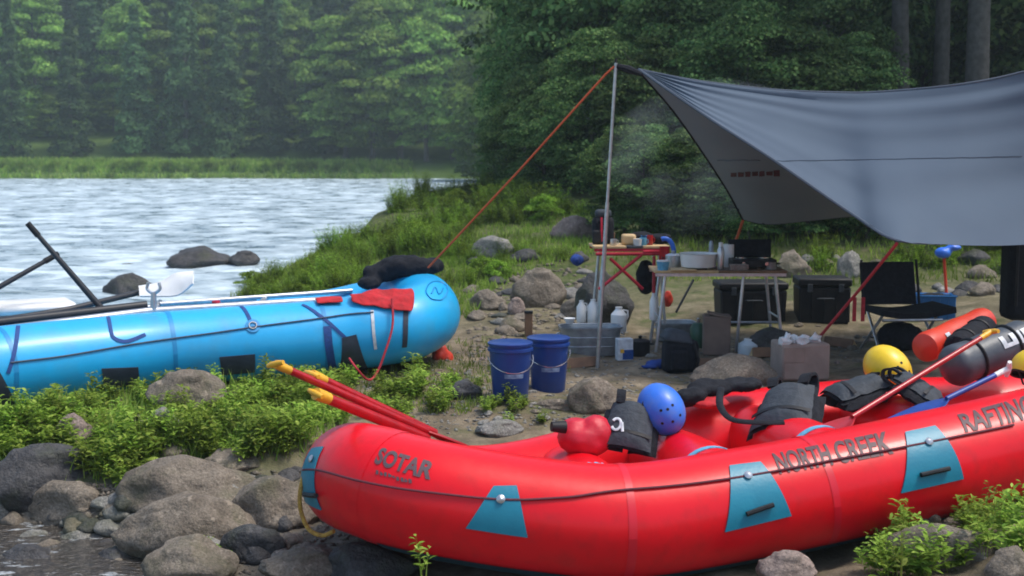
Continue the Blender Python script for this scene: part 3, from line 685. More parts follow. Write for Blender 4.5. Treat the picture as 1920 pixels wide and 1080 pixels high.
def grass(name, poly, n, h, w_, label=None, wide=1, tuft=6):
    pts = np.array(scatter(poly, n)); G = np.array([gp(a, b) for a, b in pts])
    if name == 'far_bank_grass': G = G[G[:, 1] > 105]
    G = np.repeat(G, tuft, 0); k = len(G); G[:, 0] += rng.normal(0, h*.35, k); G[:, 1] += rng.normal(0, h*.35, k); G[:, 2] = zg(G[:, 0], G[:, 1])-.01
    a = rng.uniform(0, 6.28, k); hh = h*rng.uniform(.5, 1.2, k); ln = hh*rng.uniform(.1, .6, k); b = rng.uniform(0, 6.28, k)
    s = np.stack([np.cos(a), np.sin(a), 0*a], 1)*w_; t = np.stack([np.cos(b)*ln, np.sin(b)*ln, hh], 1)
    V = np.stack([G-s, G+s, G+t*.55+s*.6-[0, 0, 0], G+t, G+t*.55-s*.6], 1).reshape(-1, 3)
    F = (np.arange(k)[:, None, None]*5+np.array([[[0, 1, 2], [0, 2, 4], [4, 2, 3]]])).reshape(-1, 3)
    o = link(name, mesh_np(name, V, F), m=L_grass); tag(o, label, 'grass', kind='stuff')
grass('bank_grass', [(380, 560), (570, 480), (700, 440), (900, 395), (1120, 390), (1120, 480), (960, 520), (880, 600), (600, 560)], 2600, .11, .007, 'green grass on the bank behind the blue raft')
grass('camp_grass', [(600, 700), (860, 640), (1100, 640), (1060, 700), (860, 780), (660, 780)], 500, .07, .004, 'sparse grass on the trodden dirt between the rafts')
grass('weed_patch_grass', [(-30, 760), (640, 710), (650, 820), (440, 870), (200, 900), (-30, 880)], 900, .14, .005, 'grass growing through the weeds before the blue raft')
grass('far_bank_grass', [(-20, 303), (770, 306), (770, 334), (-20, 334)], 4200, .45, .05, 'sunlit green grass strip on the far bank')
grass('slope_grass', [(1150, 440), (1920, 440), (1920, 530), (1500, 540), (1150, 520)], 500, .12, .008, 'rough grass on the slope behind the tables')

# ------------------------------------------------------------------ rocks placed
rock('boulder', 60, 848, 955, 250, 'big dark boulder with a pale flat top at the left edge', 'rockd', 1, dep=.6)
rock('boulder', 118, 906, 982, 165, 'slanted grey boulder with a sharp upper edge left of the slab', 'rock', 2, tilt=-.25)
rock('boulder', -15, 915, 990, 70, 'grey boulder cut off by the left picture edge', 'rockl', 3)
rock('rock_slab', 335, 868, 962, 275, 'broad pale grey slab below the weeds', 'rock', 4, dep=.7)
rock('boulder', 440, 846, 890, 140, 'low boulder tucked under the weeds behind the slab', 'rock', 5)
rock('boulder', 335, 935, 1040, 290, 'large rounded layered boulder in the middle of the left foreground', 'rock', 6, dep=.6)
rock('boulder', 470, 988, 1055, 132, 'smooth dark oval boulder right of the layered boulder', 'rockd', 2)
rock('boulder', 345, 1015, 1100, 185, 'grey boulder cut by the bottom edge below the layered one', 'rock', 3)
rock('boulder', 515, 898, 990, 190, 'flat brownish slab against the bow of the red raft', 'rock', 4, dep=.8)
rock('boulder', 690, 1030, 1095, 200, 'flat dark rock under the red raft bow at the bottom', 'rockd', 4)
rock('boulder', 560, 1035, 1090, 170, 'flat greyish rock left of the dark one at the bottom edge', 'rock', 1)
rock('boulder', 208, 1030, 1078, 110, 'small dark wet rock in the stream', 'rockd', 6)
rock('boulder', 45, 1030, 1080, 130, 'wet black rock in the stream at the bottom left', 'rockd', 5)
rock('boulder', 300, 765, 815, 66, 'small grey stone poking up among the weeds', 'rockl', 3, d=7.9)
rock('boulder', 135, 775, 830, 75, 'pinkish stone poking up among the weeds on the left', 'rockp', 4, d=7.9)
rock('boulder', 340, 697, 770, 165, 'mossy grey boulder between the weeds and the blue raft', 'rock', 1, d=8.5)
rock('boulder', 1120, 712, 775, 118, 'rounded grey boulder on the sand right of the buckets', 'rock', 4)
rock('flat_stone', 937, 791, 820, 95, 'flat grey stone on the sand near the red raft', 'rockl', 1)
rock('flat_stone', 1050, 752, 770, 90, 'thin flat stone half buried left of the rounded boulder', 'rock', 2)
rock('stone', 872, 714, 750, 66, 'dark stone left of the first bucket', 'rockd', 3)
rock('rock_slab', 1382, 668, 728, 175, 'large flat topped grey slab before the table legs', 'rock', 6)
rock('boulder', 1450, 615, 668, 90, 'dark rock beneath the right table', 'rockd', 2)
rock('boulder', 1010, 503, 575, 110, 'grey boulder left of the tables with a sloping top', 'rock', 1)
rock('boulder', 915, 543, 582, 72, 'low grey rock behind the blue raft bow', 'rock', 4)
rock('boulder', 925, 444, 488, 84, 'pale bluish boulder high on the bank', 'rockl', 2)
rock('boulder', 985, 472, 496, 66, 'small dark rock right of the pale bank boulder', 'rockd', 6)
rock('boulder', 1135, 505, 600, 115, 'big dark boulder behind the left table legs', 'rockd', 5, d=12.2)
rock('boulder', 1490, 470, 520, 70, 'grey rock on the slope right of the stove', 'rock', 3)
rock('boulder', 1600, 470, 520, 60, 'grey rock on the slope left of the camp chair', 'rockl', 4)
rock('boulder', 1075, 405, 450, 90, 'brownish rock at the top of the bank left of the pack', 'rockp', 6)
rock('boulder', 1080, 560, 600, 60, 'grey rock behind the white jugs', 'rock', 2)
rock('stone', 968, 557, 590, 36, 'small pinkish round stone beside the dark post', 'rockp', 1)
rock('river_rock', 368, 463, 505, 125, 'long dark rock at the river edge', 'rockd', 3, d=24)
rock('river_rock', 455, 470, 497, 60, 'small dark rock right of the long river rock', 'rockd', 1, d=24)
rock('river_rock', 242, 513, 568, 122, 'rounded dark rock in the water behind the blue raft', 'rockd', 4, d=19.5)
rock('river_rock', 240, 494, 503, 44, 'low wet rock barely above the river', 'rockd', 5, d=24.5)
rock('boulder', 1775, 988, 1070, 215, 'broad grey rock among the weeds at the lower right', 'rock', 2, dep=.6)
rock('boulder', 1480, 1040, 1100, 120, 'small brownish rock under the red raft at the bottom', 'rockp', 1)
rock('boulder', 1910, 1030, 1100, 110, 'grey rock in the bottom right corner', 'rock', 3)
rock('boulder', 1905, 905, 960, 70, 'grey rock touching the red raft at the right edge', 'rock', 6)
stones([(-20, 960), (240, 900), (560, 880), (560, 1080), (-20, 1080)], 110, .06, .24, 'small grey stone among the boulders of the left foreground', 'stones among the left boulders', ['rock', 'rockd', 'rockl'])
stones([(560, 1020), (800, 1050), (780, 1085), (540, 1085)], 12, .06, .16, 'small stone below the red raft bow', 'stones below the bow', ['rock', 'rockd'])
stones([(860, 620), (1080, 590), (1300, 660), (1300, 700), (1060, 690), (1060, 810), (820, 810), (700, 740)], 38, .04, .12, 'small stone on the sandy camp floor', 'stones on the camp floor', ['rock', 'rockl', 'rockp'])
stones([(880, 500), (1100, 480), (1100, 600), (880, 640)], 30, .12, .34, 'grey stone on the rocky slope left of the tables', 'stones on the rocky slope', ['rock', 'rockd', 'rockl'])
stones([(1480, 600), (1720, 640), (1700, 690), (1560, 700)], 14, .05, .14, 'small stone on the ground before the camp chair', 'stones before the camp chair', ['rock', 'rockp'])
stones([(1480, 480), (1900, 480), (1900, 560), (1480, 540)], 18, .14, .4, 'grey stone on the slope behind the camp', 'stones on the slope behind', ['rock', 'rockd', 'rockl'])
stones([(1640, 980), (1920, 950), (1920, 1085), (1620, 1085)], 14, .05, .14, 'small stone among the weeds of the lower right', 'stones at the lower right', ['rock', 'rockl'])
def gravel(name, poly, n, s0, s1, mk, label):
    pts = np.array(scatter(poly, n)); G = np.array([gp(a, b) for a, b in pts]); k = len(G)
    base = np.array([(1, 0, 0), (-1, 0, 0), (0, 1, 0), (0, -1, 0), (0, 0, 1), (0, 0, -1), (.7, .7, .2), (-.6, .7, .1)][:6], float)
    f = np.array([[0, 2, 4], [2, 1, 4], [1, 3, 4], [3, 0, 4], [2, 0, 5], [1, 2, 5], [3, 1, 5], [0, 3, 5]])
    s = rng.uniform(s0, s1, (k, 1, 1)); V = G[:, None, :] + (base[None]+rng.normal(0, .22, (k, 6, 3)))*s*np.array([1, .8, .5])
    o = link(name, mesh_np(name, V.reshape(-1, 3), (np.arange(k)[:, None, None]*6+f[None]).reshape(-1, 3)), m=M[mk]); tag(o, label, 'gravel', kind='stuff')
gravel('camp_gravel', [(640, 700), (1100, 620), (1560, 640), (1720, 640), (1500, 720), (1080, 800), (820, 815)], 1500, .008, .028, 'rockl', 'loose pale gravel on the camp floor')
gravel('bank_gravel', [(-20, 960), (240, 900), (560, 880), (760, 1080), (-20, 1080)], 1300, .01, .035, 'rock', 'wet gravel between the left foreground boulders')
gravel('slope_gravel', [(880, 500), (1100, 470), (1100, 620), (880, 660)], 500, .015, .05, 'rock', 'gravel on the rocky slope left of the tables')

# ------------------------------------------------------------------ rafts
class Tube:
    def __init__(s, ctrl, rad, nseg=14):
        s.c = catmull([P(*q) for q in ctrl], nseg, True); s.m = len(s.c); s.rad = rad
        t = np.roll(s.c, -1, 0)-np.roll(s.c, 1, 0); t /= np.linalg.norm(t, axis=1)[:, None]
        cen = s.c.mean(0); h = np.cross(t, [0, 0, 1]); h /= np.linalg.norm(h, axis=1)[:, None]
        if ((s.c-cen)*h).sum() < 0: h = -h
        s.h = h; s.u = np.cross(h, t); s.u *= np.sign(s.u[:, 2])[:, None]; s.cen = cen
        TT, PH = np.meshgrid(np.arange(0, s.m, .2), np.linspace(-math.pi/2, math.pi*.8, 120), indexing='ij')
        s.T, s.PH = TT.ravel(), PH.ravel(); pts, nr = s.S(s.T, s.PH, 0, True)
        vis = ((pts-C0)*nr).sum(1) < 0; s.pp = proj(pts); s.pp[~vis] = 1e6; s.dist = np.linalg.norm(pts-C0, axis=1)
    def S(s, t, ph, off=0, nrm=False):
        t = np.asarray(t, float) % s.m; i = np.floor(t).astype(int) % s.m; j = (i+1) % s.m; f = (t-np.floor(t))[..., None]
        c = s.c[i]*(1-f)+s.c[j]*f; h = s.h[i]*(1-f)+s.h[j]*f; u = s.u[i]*(1-f)+s.u[j]*f
        ph = np.asarray(ph, float)[..., None]; n = h*np.cos(ph)+u*np.sin(ph); n /= np.linalg.norm(n, axis=-1, keepdims=True)
        p = c+n*(s.rad+off)
        return (p, n) if nrm else p
    def uv(s, px, py, near=True):
        e = ((s.pp-[px, py])**2).sum(1) + (s.dist*60 if near else 0)
        k = int(np.argmin(e)); return s.T[k], s.PH[k]
    def body(s, n=36):
        t = np.arange(s.m); ph = np.linspace(0, 2*math.pi, n, endpoint=False)
        G = s.S(t[:, None]+0*ph, ph[None]+0*t[:, None]); idx = np.arange(s.m*n).reshape(s.m, n)
        F = np.stack([idx, np.roll(idx, -1, 1), np.roll(np.roll(idx, -1, 0), -1, 1), np.roll(idx, -1, 0)], -1).reshape(-1, 4)
        return MB().add(G.reshape(-1, 3), F.tolist())
    def quad(s, c4, off, n=12, edge=True, k=None):     # c4: TL TR BR BL pixels -> grid on the surface
        q = [np.array(s.uv(*c)) if k is None else np.array(c) for c in c4]
        for a in range(1, 4):                       # unwrap
            while q[a][0]-q[0][0] > s.m/2: q[a][0] -= s.m
            while q[a][0]-q[0][0] < -s.m/2: q[a][0] += s.m
        a = np.linspace(0, 1, n); A, B = np.meshgrid(a, a, indexing='ij')
        uv = (q[0]*(1-A[..., None])+q[1]*A[..., None])*(1-B[..., None]) + (q[3]*(1-A[..., None])+q[2]*A[..., None])*B[..., None]
        return s.S(uv[..., 0], uv[..., 1], off), q
    def line(s, pix, off=.006, n=10):
        q = [np.array(s.uv(*c)) for c in pix]
        for a in range(1, len(q)):
            while q[a][0]-q[a-1][0] > s.m/2: q[a][0] -= s.m
            while q[a][0]-q[a-1][0] < -s.m/2: q[a][0] += s.m
        out = catmull(q, n); return s.S(out[:, 0], out[:, 1], off)
    def ring(s, t, wid=.035, off=.002, ph0=0, ph1=2*math.pi):
        dl = np.linalg.norm(s.c[int(t+1) % s.m]-s.c[int(t) % s.m]); a = np.linspace(t-wid/2/dl, t+wid/2/dl, 3); p = np.linspace(ph0, ph1, 40)
        A, B = np.meshgrid(a, p, indexing='ij'); return s.S(A, B, off)
    def text(s, txt, q4, off=.003, bold=.02):
        cu = bpy.data.curves.new('t', 'FONT'); cu.body = txt; cu.offset = bold; cu.resolution_u = 4
        o = bpy.data.objects.new('t', cu); COL.objects.link(o); dg = bpy.context.evaluated_depsgraph_get(); dg.update()
        me = bpy.data.meshes.new_from_object(o.evaluated_get(dg)); bpy.data.objects.remove(o)
        bm = bmesh.new(); bm.from_mesh(me); xs = [v.co.x for v in bm.verts]; ys = [v.co.y for v in bm.verts]
        x0, x1, y0, y1 = min(xs), max(xs), min(ys), max(ys)
        for i in range(1, 40): bmesh.ops.bisect_plane(bm, geom=bm.verts[:]+bm.edges[:]+bm.faces[:], plane_co=(x0+(x1-x0)*i/40, 0, 0), plane_no=(1, 0, 0))
        for i in range(1, 6): bmesh.ops.bisect_plane(bm, geom=bm.verts[:]+bm.edges[:]+bm.faces[:], plane_co=(0, y0+(y1-y0)*i/6, 0), plane_no=(0, 1, 0))
        _, q = s.quad(q4, 0)
        A = np.array([(v.co.x-x0)/(x1-x0) for v in bm.verts])[:, None]; B = np.array([1-(v.co.y-y0)/(y1-y0) for v in bm.verts])[:, None]
        uv = (q[0]*(1-A)+q[1]*A)*(1-B)+(q[3]*(1-A)+q[2]*A)*B
        V = s.S(uv[:, 0], uv[:, 1], off); mb = MB().add(V, [[v.index for v in f.verts] for f in bm.faces]); bm.free(); return mb

RT = Tube([(668, 893, 6.35), (700, 903, 6.02), (800, 932, 5.84), (1000, 966, 5.8), (1180, 978, 5.82), (1400, 945, 5.95), (1600, 905, 6.1), (1850, 848, 6.35), (2080, 790, 6.6),
           (2230, 745, 7.2), (2120, 735, 7.9), (1850, 785, 7.7), (1600, 797, 7.45), (1300, 835, 7.25), (1000, 912, 7.1), (850, 925, 7.0), (730, 900, 6.75)], .27)
raft = thing('red_raft', 'red inflatable raft with teal handle patches and dark lettering, loaded with gear', 'raft', RT.cen*[1, 1, 0]+[0, 0, -.3])
obj('tube', RT.body(), M['red'], raft, world=True)
# floor
def raft_floor(T, drop, mat, root):
    n = T.m; inner = T.c-T.h*T.rad*.5; inner[:, 2] = T.c[:, 2]-T.rad*drop
    cen = inner.mean(0); G = np.stack([inner*(1-a)+cen*a for a in np.linspace(0, .98, 8)]); G = np.concatenate([G, G[:, :1]], 1)
    return obj('floor', MB().grid(G), mat, root, world=True, solid=.06)
raft_floor(RT, .35, M['redin'], raft)
def thwart(T, root, pxn, mat, r, strap=None):
    tn = T.uv(pxn[0], pxn[1])[0]; c = T.c[int(tn)]; h = T.h[int(tn)]
    j = None; best = 1e9
    for i in range(T.m):
        dv = T.c[i]-c; L_ = np.linalg.norm(dv[:2])
        if L_ < .8: continue
        dev = abs(np.cross(np.append(dv[:2], 0), np.append(h[:2], 0))[2])
        if dev < best: best, j = dev, i
    a, b = c, T.c[j]
    pts = [a+(b-a)*f+np.array([0, 0, .02+.03*math.sin(f*math.pi)]) for f in np.linspace(.06, .94, 14)]
    rs = [r*(.93 if i in (0, 13) else 1) for i in range(14)]
    o = obj('thwart', MB().tube(pts, rs, 28), mat, root, world=True)
    if strap:
        for f in strap:
            p = a+(b-a)*f+np.array([0, 0, .03]); ax = (b-a)/np.linalg.norm(b-a); u = np.array([0, 0, 1.]); s_ = np.cross(ax, u); s_ /= np.linalg.norm(s_)
            an = np.linspace(.1, math.pi-.1, 18); G = np.stack([np.stack([p+ax*w_+(s_*math.cos(q)+u*math.sin(q))*(r+.012) for q in an]) for w_ in (-.022, .022)])
            obj('strap', MB().grid(G), M['strapl'], o, world=True, solid=.004)
    return o
for px, py, st in [(1160, 900, (.3,)), (1400, 870, (.25,)), (1640, 830, (.25,)), (1880, 780, (.3,))]:
    thwart(RT, raft, (px, py), M['red'], .185, st)
# patches with handle slots and rings
def patch(T, c4, root, mat, ring=None, slot=None, fallback=None):
    G, q = T.quad(c4, .005, 12)
    o = obj('handle_patch', MB().grid(G), mat, root, world=True, solid=.006)
    if ring is not None:
        p = T.S(*T.uv(*ring), .012); n = T.S(*T.uv(*ring), 1.0)-T.S(*T.uv(*ring), 0)
        q_ = Vector(n).to_track_quat('Z', 'Y').to_matrix()
        mb = MB().lathe([(.017, 0), (.02, .005), (.012, .011), (.0, .014)], c=p, n=14, M=q_); obj('ring', mb, M['alu'], o, world=True)
    if slot is not None:
        pts = T.line(slot, .022, 6); obj('handle', MB().tube(pts, .012, 8), M['black'], o, world=True)
    return o
patch(RT, [(925, 910), (970, 912), (990, 1006), (872, 988)], raft, M['teal'], ring=(940, 938))
patch(RT, [(1368, 874), (1425, 868), (1484, 965), (1360, 998)], raft, M['teal'], ring=(1402, 893), slot=[(1395, 962), (1420, 955), (1448, 948)])
patch(RT, [(1697, 812), (1752, 800), (1806, 898), (1690, 924)], raft, M['teal'], ring=(1740, 832), slot=[(1722, 890), (1748, 884), (1775, 880)])
patch(RT, [(586, 842), (607, 838), (604, 955), (572, 942)], raft, M['teal'], ring=(588, 862), slot=[(578, 925), (590, 928), (600, 928)])
# side lettering
for txt, q4, mk in [('SOTAR', [(716, 840), (822, 868), (806, 901), (700, 870)], 'ink2'),
                    ('NORTH CREEK', [(1447, 850), (1664, 808), (1676, 852), (1462, 890)], 'ink'), ('RAFTING', [(1795, 779), (1928, 742), (1944, 782), (1812, 812)], 'ink')]:
    obj('lettering', RT.text(txt, q4, bold=.04 if txt == 'SOTAR' else .03), M[mk], raft, world=True)['label'] = 'dark printed lettering ' + txt
mb = MB()
for i in range(9):
    x = 706+i*7.6; y = 886+i*2.1; G, _ = RT.quad([(x, y-4), (x+5.4, y-3+(i % 2)*2), (x+5, y+4), (x-.5, y+3)], .003, 3); mb.grid(G)
o = obj('small_print', mb, M['ink2'], raft, world=True)
# perimeter line, seams, chafer
obj('perimeter_line', MB().tube(RT.line([(571, 880), (600, 884), (680, 902), (800, 922), (940, 938), (1060, 934), (1180, 918), (1402, 893), (1560, 866), (1740, 832), (1900, 798)], .008, 8), .0055, 6), M['ropeg'], raft, world=True)
for px, py in [(690, 850), (1185, 960), (1560, 900)]:
    obj('seam_tape', MB().grid(RT.ring(RT.uv(px, py)[0])), M['redtape'] if px > 700 else M['red'], raft, world=True)
ta, tb = RT.uv(690, 950)[0], RT.uv(1915, 880)[0]
if tb < ta: tb += RT.m
A, B = np.meshgrid(np.linspace(ta, tb, 90), np.linspace(R(-49), R(-100), 8), indexing='ij')
obj('chafe_strip', MB().grid(RT.S(A, B, .004)), M['tealdark'], raft, world=True)
obj('grab_rope', MB().tube(catmull([P(575, 880, 6.15), P(566, 905, 6.1), P(562, 935, 6.08), P(566, 965, 6.08), P(580, 993, 6.05), P(604, 1004, 6.02), P(626, 996, 5.98)], 8), .011, 8), M['ropey'], raft, world=True)

BT = Tube([(-380, 720, 7.7), (-180, 712, 8.3), (60, 681, 8.95), (300, 656, 9.5), (600, 632, 9.9), (700, 620, 10.0), (765, 608, 10.12), (798, 589, 10.45), (774, 568, 10.95), (700, 586, 11.1), (600, 608, 10.95), (440, 628, 10.6),
           (200, 655, 10.0), (-50, 690, 9.5), (-330, 725, 8.8), (-440, 728, 8.1)], .285)
braft = thing('blue_raft', 'bright blue inflatable raft with a metal rowing frame lying on the bank', 'raft', BT.cen*[1, 1, 0])
obj('tube', BT.body(), M['blue'], braft, world=True)
raft_floor(BT, .3, M['bluetape'], braft)
for px in (150, 420): thwart(BT, braft, (px, 690), M['blue'], .19)
for px, py in [(30, 690), (330, 670), (613, 640)]:
    obj('seam_tape', MB().grid(BT.ring(BT.uv(px, py)[0])), M['bluetape'], braft, world=True)
for c4, lab in [([(190, 692), (260, 688), (262, 722), (192, 728)], None), ([(412, 668), (476, 664), (478, 698), (414, 702)], None), ([(640, 632), (668, 628), (690, 690), (632, 700)], None), ([(-30, 690), (-5, 690), (35, 765), (-30, 775)], None)]:
    G, _ = BT.quad(c4, .005, 10); obj('chafe_patch', MB().grid(G), M['darkpatch'], braft, world=True, solid=.006)
obj('perimeter_line', MB().tube(BT.line([(20, 680), (120, 668), (240, 648), (380, 628), (520, 608), (640, 592), (700, 585)], .008, 8), .006, 6), M['ropeb'], braft, world=True)
def strapline(T, pix, mat, wd=.022, root=None, name='strap', off=.008):
    c = T.line(pix, .005, 8); t = np.gradient(c, axis=0); t /= np.linalg.norm(t, axis=1)[:, None]
    n = T.line(pix, 1.0, 8)-c; s_ = np.cross(t, n); s_ /= np.linalg.norm(s_, axis=1)[:, None]
    return obj(name, MB().grid(np.stack([c-s_*wd, c+s_*wd])), mat, root, world=True, solid=.002)
strapline(BT, [(34, 612), (30, 650), (16, 700)], M['strapb'], .014, braft)
strapline(BT, [(203, 594), (208, 620), (216, 634), (240, 640), (272, 628)], M['strapb'], .013, braft)
strapline(BT, [(452, 574), (466, 596), (474, 618)], M['strapb'], .013, braft)
strapline(BT, [(565, 572), (600, 592), (632, 620), (655, 640)], M['strapb'], .013, braft)
strapline(BT, [(614, 612), (618, 650), (624, 690)], M['strapb'], .03, braft)
strapline(BT, [(697, 582), (700, 620), (704, 655)], M['print'], .012, braft)
strapline(BT, [(760, 570), (760, 610), (758, 650)], M['darkpatch'], .02, braft)
for px, py in [(474, 612)]:
    c_ = BT.uv(px, py); nn_ = BT.S(*c_, 1.0)-BT.S(*c_, 0); q_ = Vector(nn_).to_track_quat('Z', 'Y').to_matrix()
    dp = obj('ring_patch', MB().lathe([(.055, .001), (.055, .006), (0, .008)], c=BT.S(*c_, 0), n=20, M=q_), M['bluetape'], braft, world=True)
    obj('d_ring', MB().tube([Vector(BT.S(*c_, .014))+q_@Vector((.028*math.cos(a), .028*math.sin(a), 0)) for a in np.linspace(0, 6.28, 14, endpoint=False)], .005, 6, closed=True), M['steel'], dp, world=True)
an = np.linspace(0, 2*math.pi, 25); pp_ = [(819+20*math.cos(a), 545+17*math.sin(a)) for a in an]
obj('round_emblem', MB().tube(BT.line(pp_, .003, 2), .008, 6, flat=.4), M['bluetape'], braft, world=True)
obj('emblem_mark', MB().tube(BT.line([(808, 550), (815, 538), (822, 552), (830, 540)], .003, 4), .008, 6, flat=.4), M['bluetape'], braft, world=True)

# rowing frame (bolts to the raft, moves with it)
fr = thing('rowing_frame', 'grey metal rowing frame of long rails laid over the blue raft', 'boat frame', (0, 0, 0)); fr.location = P(200, 600, 9.5)
rail = lambda a, b, r=.03, m='alu', n='rail': obj(n, MB().tube([a, b], r, 10), M[m], fr, world=True)
rail(P(-60, 627, 8.95), P(285, 583, 9.6), .032); rail(P(285, 583, 9.6), P(620, 562, 10.1), .03)
rail(P(-60, 611, 9.1), P(275, 572, 9.75), .034, 'oarblk'); rail(P(300, 570, 10.2), P(660, 545, 10.9), .02)
rail(P(100, 590, 9.9), P(480, 560, 10.6), .02)
for a, b in [((130, 606, 9.3), (140, 585, 10.1)), ((280, 590, 9.6), (300, 566, 10.4)), ((480, 577, 9.9), (500, 556, 10.7))]: rail(P(*a), P(*b), .02, n='crossbar')
obj('oar_tower', MB().tube([P(288, 606, 9.6), P(288, 548, 9.6)], [.03, .02], 12), M['alu'], fr, world=True)
obj('oar_lock', MB().tube(catmull([P(278, 530, 9.6), P(276, 542, 9.6), P(288, 550, 9.6), P(300, 542, 9.6), P(298, 530, 9.6)], 6), .012, 8), M['alu'], fr, world=True)
for px, py in [(187, 605), (405, 575)]:
    mb = MB().tube([P(px, py-11, 9.35 if px < 300 else 9.8), P(px+1, py+11, 9.35 if px < 300 else 9.8)], .032, 10); obj('red_clamp', mb, M['strapr'], fr, world=True)
# oars
def oar(label, a, b, grip, blade=None):
    o = thing('oar', label, 'oar', a); obj('shaft', MB().tube([a, a+(b-a)*.5, b], [.026, .022, .018], 10), M['oarblk'], o, world=True)
    obj('grip', MB().tube([b, b+(b-a)/np.linalg.norm(b-a)*.12], [.024, .022], 10), M['black'], o, world=True)
    return o
oar('black oar standing up slanting left above the blue raft, the right one', P(190, 578, 9.6), P(72, 442, 9.5), 1)
oar('black oar crossing behind the slanted one at the left edge', P(-120, 605, 9.4), P(84, 490, 9.9), 1)
def blade(name, label, cpx, d, root=None, shaft=None):
    o = thing(name, label, 'oar', P(*shaft[0]))
    obj('shaft', MB().tube([P(*q) for q in shaft], [.024]*len(shaft), 10), M['oarblk'], o, world=True)
    top = np.array([P(a, b, d) for a, b in cpx[0]]); bot = np.array([P(a, b, d-.12) for a, b in cpx[1]])
    T_ = catmull(top, 5); B_ = catmull(bot, 5); G = np.stack([T_*(1-f)+B_*f+np.array([0, 0, .02])*math.sin(f*math.pi) for f in np.linspace(0, 1, 7)])
    obj('blade', MB().grid(G), M['white'], o, world=True, solid=.02); return o
blade('oar', 'long black oar with a white curved blade along the blue raft', ([(260, 538), (300, 530), (330, 513), (364, 510)], [(262, 556), (300, 556), (335, 553), (362, 532)]), 10.4, shaft=[(-40, 607, 9.3), (130, 580, 9.7), (262, 548, 10.4)])
# white box at left on the raft
wb = thing('cooler', 'white cooler with a rounded lid on the blue raft at the left edge', 'cooler', P(40, 612, 9.6)*[1, 1, 1])
rot = Matrix.Rotation(R(28), 3, 'Z')
mb = MB().box((0, 0, -.1), (1.0, .42, .2), rot); obj('cooler_body', mb, M['white'], wb, bevel=.03)
mb = MB().box((0, 0, .045), (1.04, .46, .08), rot); obj('lid', mb, M['white'], wb, bevel=.035)
wb.location = P(8, 588, 10.0)
# red cloth draped on the blue raft
def drape(name, label, cat, T, c4, mat, puff=.03, n=16):
    G, q = T.quad(c4, .012, n)
    for i in range(n):
        for j in range(n):
            nz_ = mnoise.noise(Vector(G[i, j]*9))+.5*mnoise.noise(Vector(G[i, j]*23)); G[i, j] += np.array([0, -.3, 1])*puff*(nz_+.6)
    c = G[n//2, n//2]; o = obj(name, MB().grid(G).shift(c), mat, None, solid=.012, sub=1); o.location = c; return tag(o, label, cat)
drape('red_jacket', 'crumpled red jacket draped over the bow of the blue raft', 'jacket', BT, [(655, 556), (772, 546), (772, 592), (660, 572)], M['redcloth'])
drape('red_cloth', 'small red cloth with white on the blue raft beside the jacket', 'cloth', BT, [(590, 563), (640, 559), (644, 572), (596, 574)], M['redcloth'], .015, 8)
tag(obj('hanging_rope', MB().tube(catmull([P(735, 560, 9.8), P(736, 610, 9.72), P(722, 660, 9.65), P(706, 700, 9.6), P(690, 712, 9.5), P(668, 690, 9.4), P(655, 672, 9.5)], 8), .009, 6), M['roper']), 'red orange rope hanging from the jacket on the blue raft', 'rope')
def lump(name, label, cat, pts, mat, seed=1, amp=.25):
    c = np.mean([p for p, _ in pts], 0); bm = bmesh.new()
    for p, r in pts:
        ret = bmesh.ops.create_icosphere(bm, subdivisions=3, radius=1, matrix=Matrix.Translation(Vector(p-c)) @ Matrix.Diagonal((r[0], r[1], r[2], 1)))
    me = bpy.data.meshes.new(name); bm.to_mesh(me); bm.free()
    o = link(name, me, m=mat, loc=c); md = o.modifiers.new('r', 'REMESH'); md.mode = 'VOXEL'; md.voxel_size = .018; md.use_smooth_shade = True
    tx = bpy.data.textures.new(name+'_n', 'CLOUDS'); tx.noise_scale = .09; md = o.modifiers.new('d', 'DISPLACE'); md.texture = tx; md.strength = amp*.2; md.mid_level = .5
    return tag(o, label, cat)
lump('black_jacket', 'heap of black wet clothing on the bow top of the blue raft', 'clothing', [(P(765, 500, 10.8), (.27, .14, .10)), (P(715, 512, 10.8), (.16, .12, .08)), (P(693, 530, 10.7), (.10, .1, .06)), (P(808, 498, 10.9), (.12, .12, .07))], M['blackfab'])
lump('orange_bag', 'small dark orange and black bundle behind the blue raft bow', 'bag', [(P(825, 665, 10.7), (.07, .07, .09)), (P(838, 672, 10.7), (.05, .06, .07))], M['orange'])

# ------------------------------------------------------------------ tarp
def crv(pts, n): return catmull([P(*p) for p in pts], n)
Ttop = crv([(1197, 130, 10.2), (1300, 150, 10.1), (1440, 167, 10.0), (1560, 173, 9.9), (1650, 172, 9.8), (1800, 158, 9.6), (1920, 134, 9.5), (2120, 75, 9.3)], 10)
Tbot = crv([(1197, 130, 10.2), (1330, 222, 9.7), (1450, 300, 9.3), (1600, 403, 8.9), (1680, 450, 8.5), (1780, 459, 8.6), (1920, 459, 8.8), (2120, 440, 9.1)], 10)
nv = 44; nu = len(Ttop); G = np.zeros((nv, nu, 3))
for i, v in enumerate(np.linspace(0, 1, nv)):
    for j in range(nu):
        u = j/(nu-1); p = Ttop[j]*(1-v)+Tbot[j]*v
        fold = .028*math.sin(v*46+u*3)*math.exp(-v*7)*min(1, u*3)*min(1, v*18)
        fold += .016*math.sin(v*38+2)*math.exp(-u*7)*min(1, u*12) + .012*math.sin(u*60+v*4)*math.exp(-((u-.6)**2)*60-(1-v)*5)
        p = p + np.array([0, .11*math.sin(math.pi*v)*u, -.06*math.sin(math.pi*v)*u]) + np.array([0, -1, .25])*(fold+.012*math.sin(v*17+u*8)*min(1, u*2)*math.sin(math.pi*v))
        G[i, j] = p
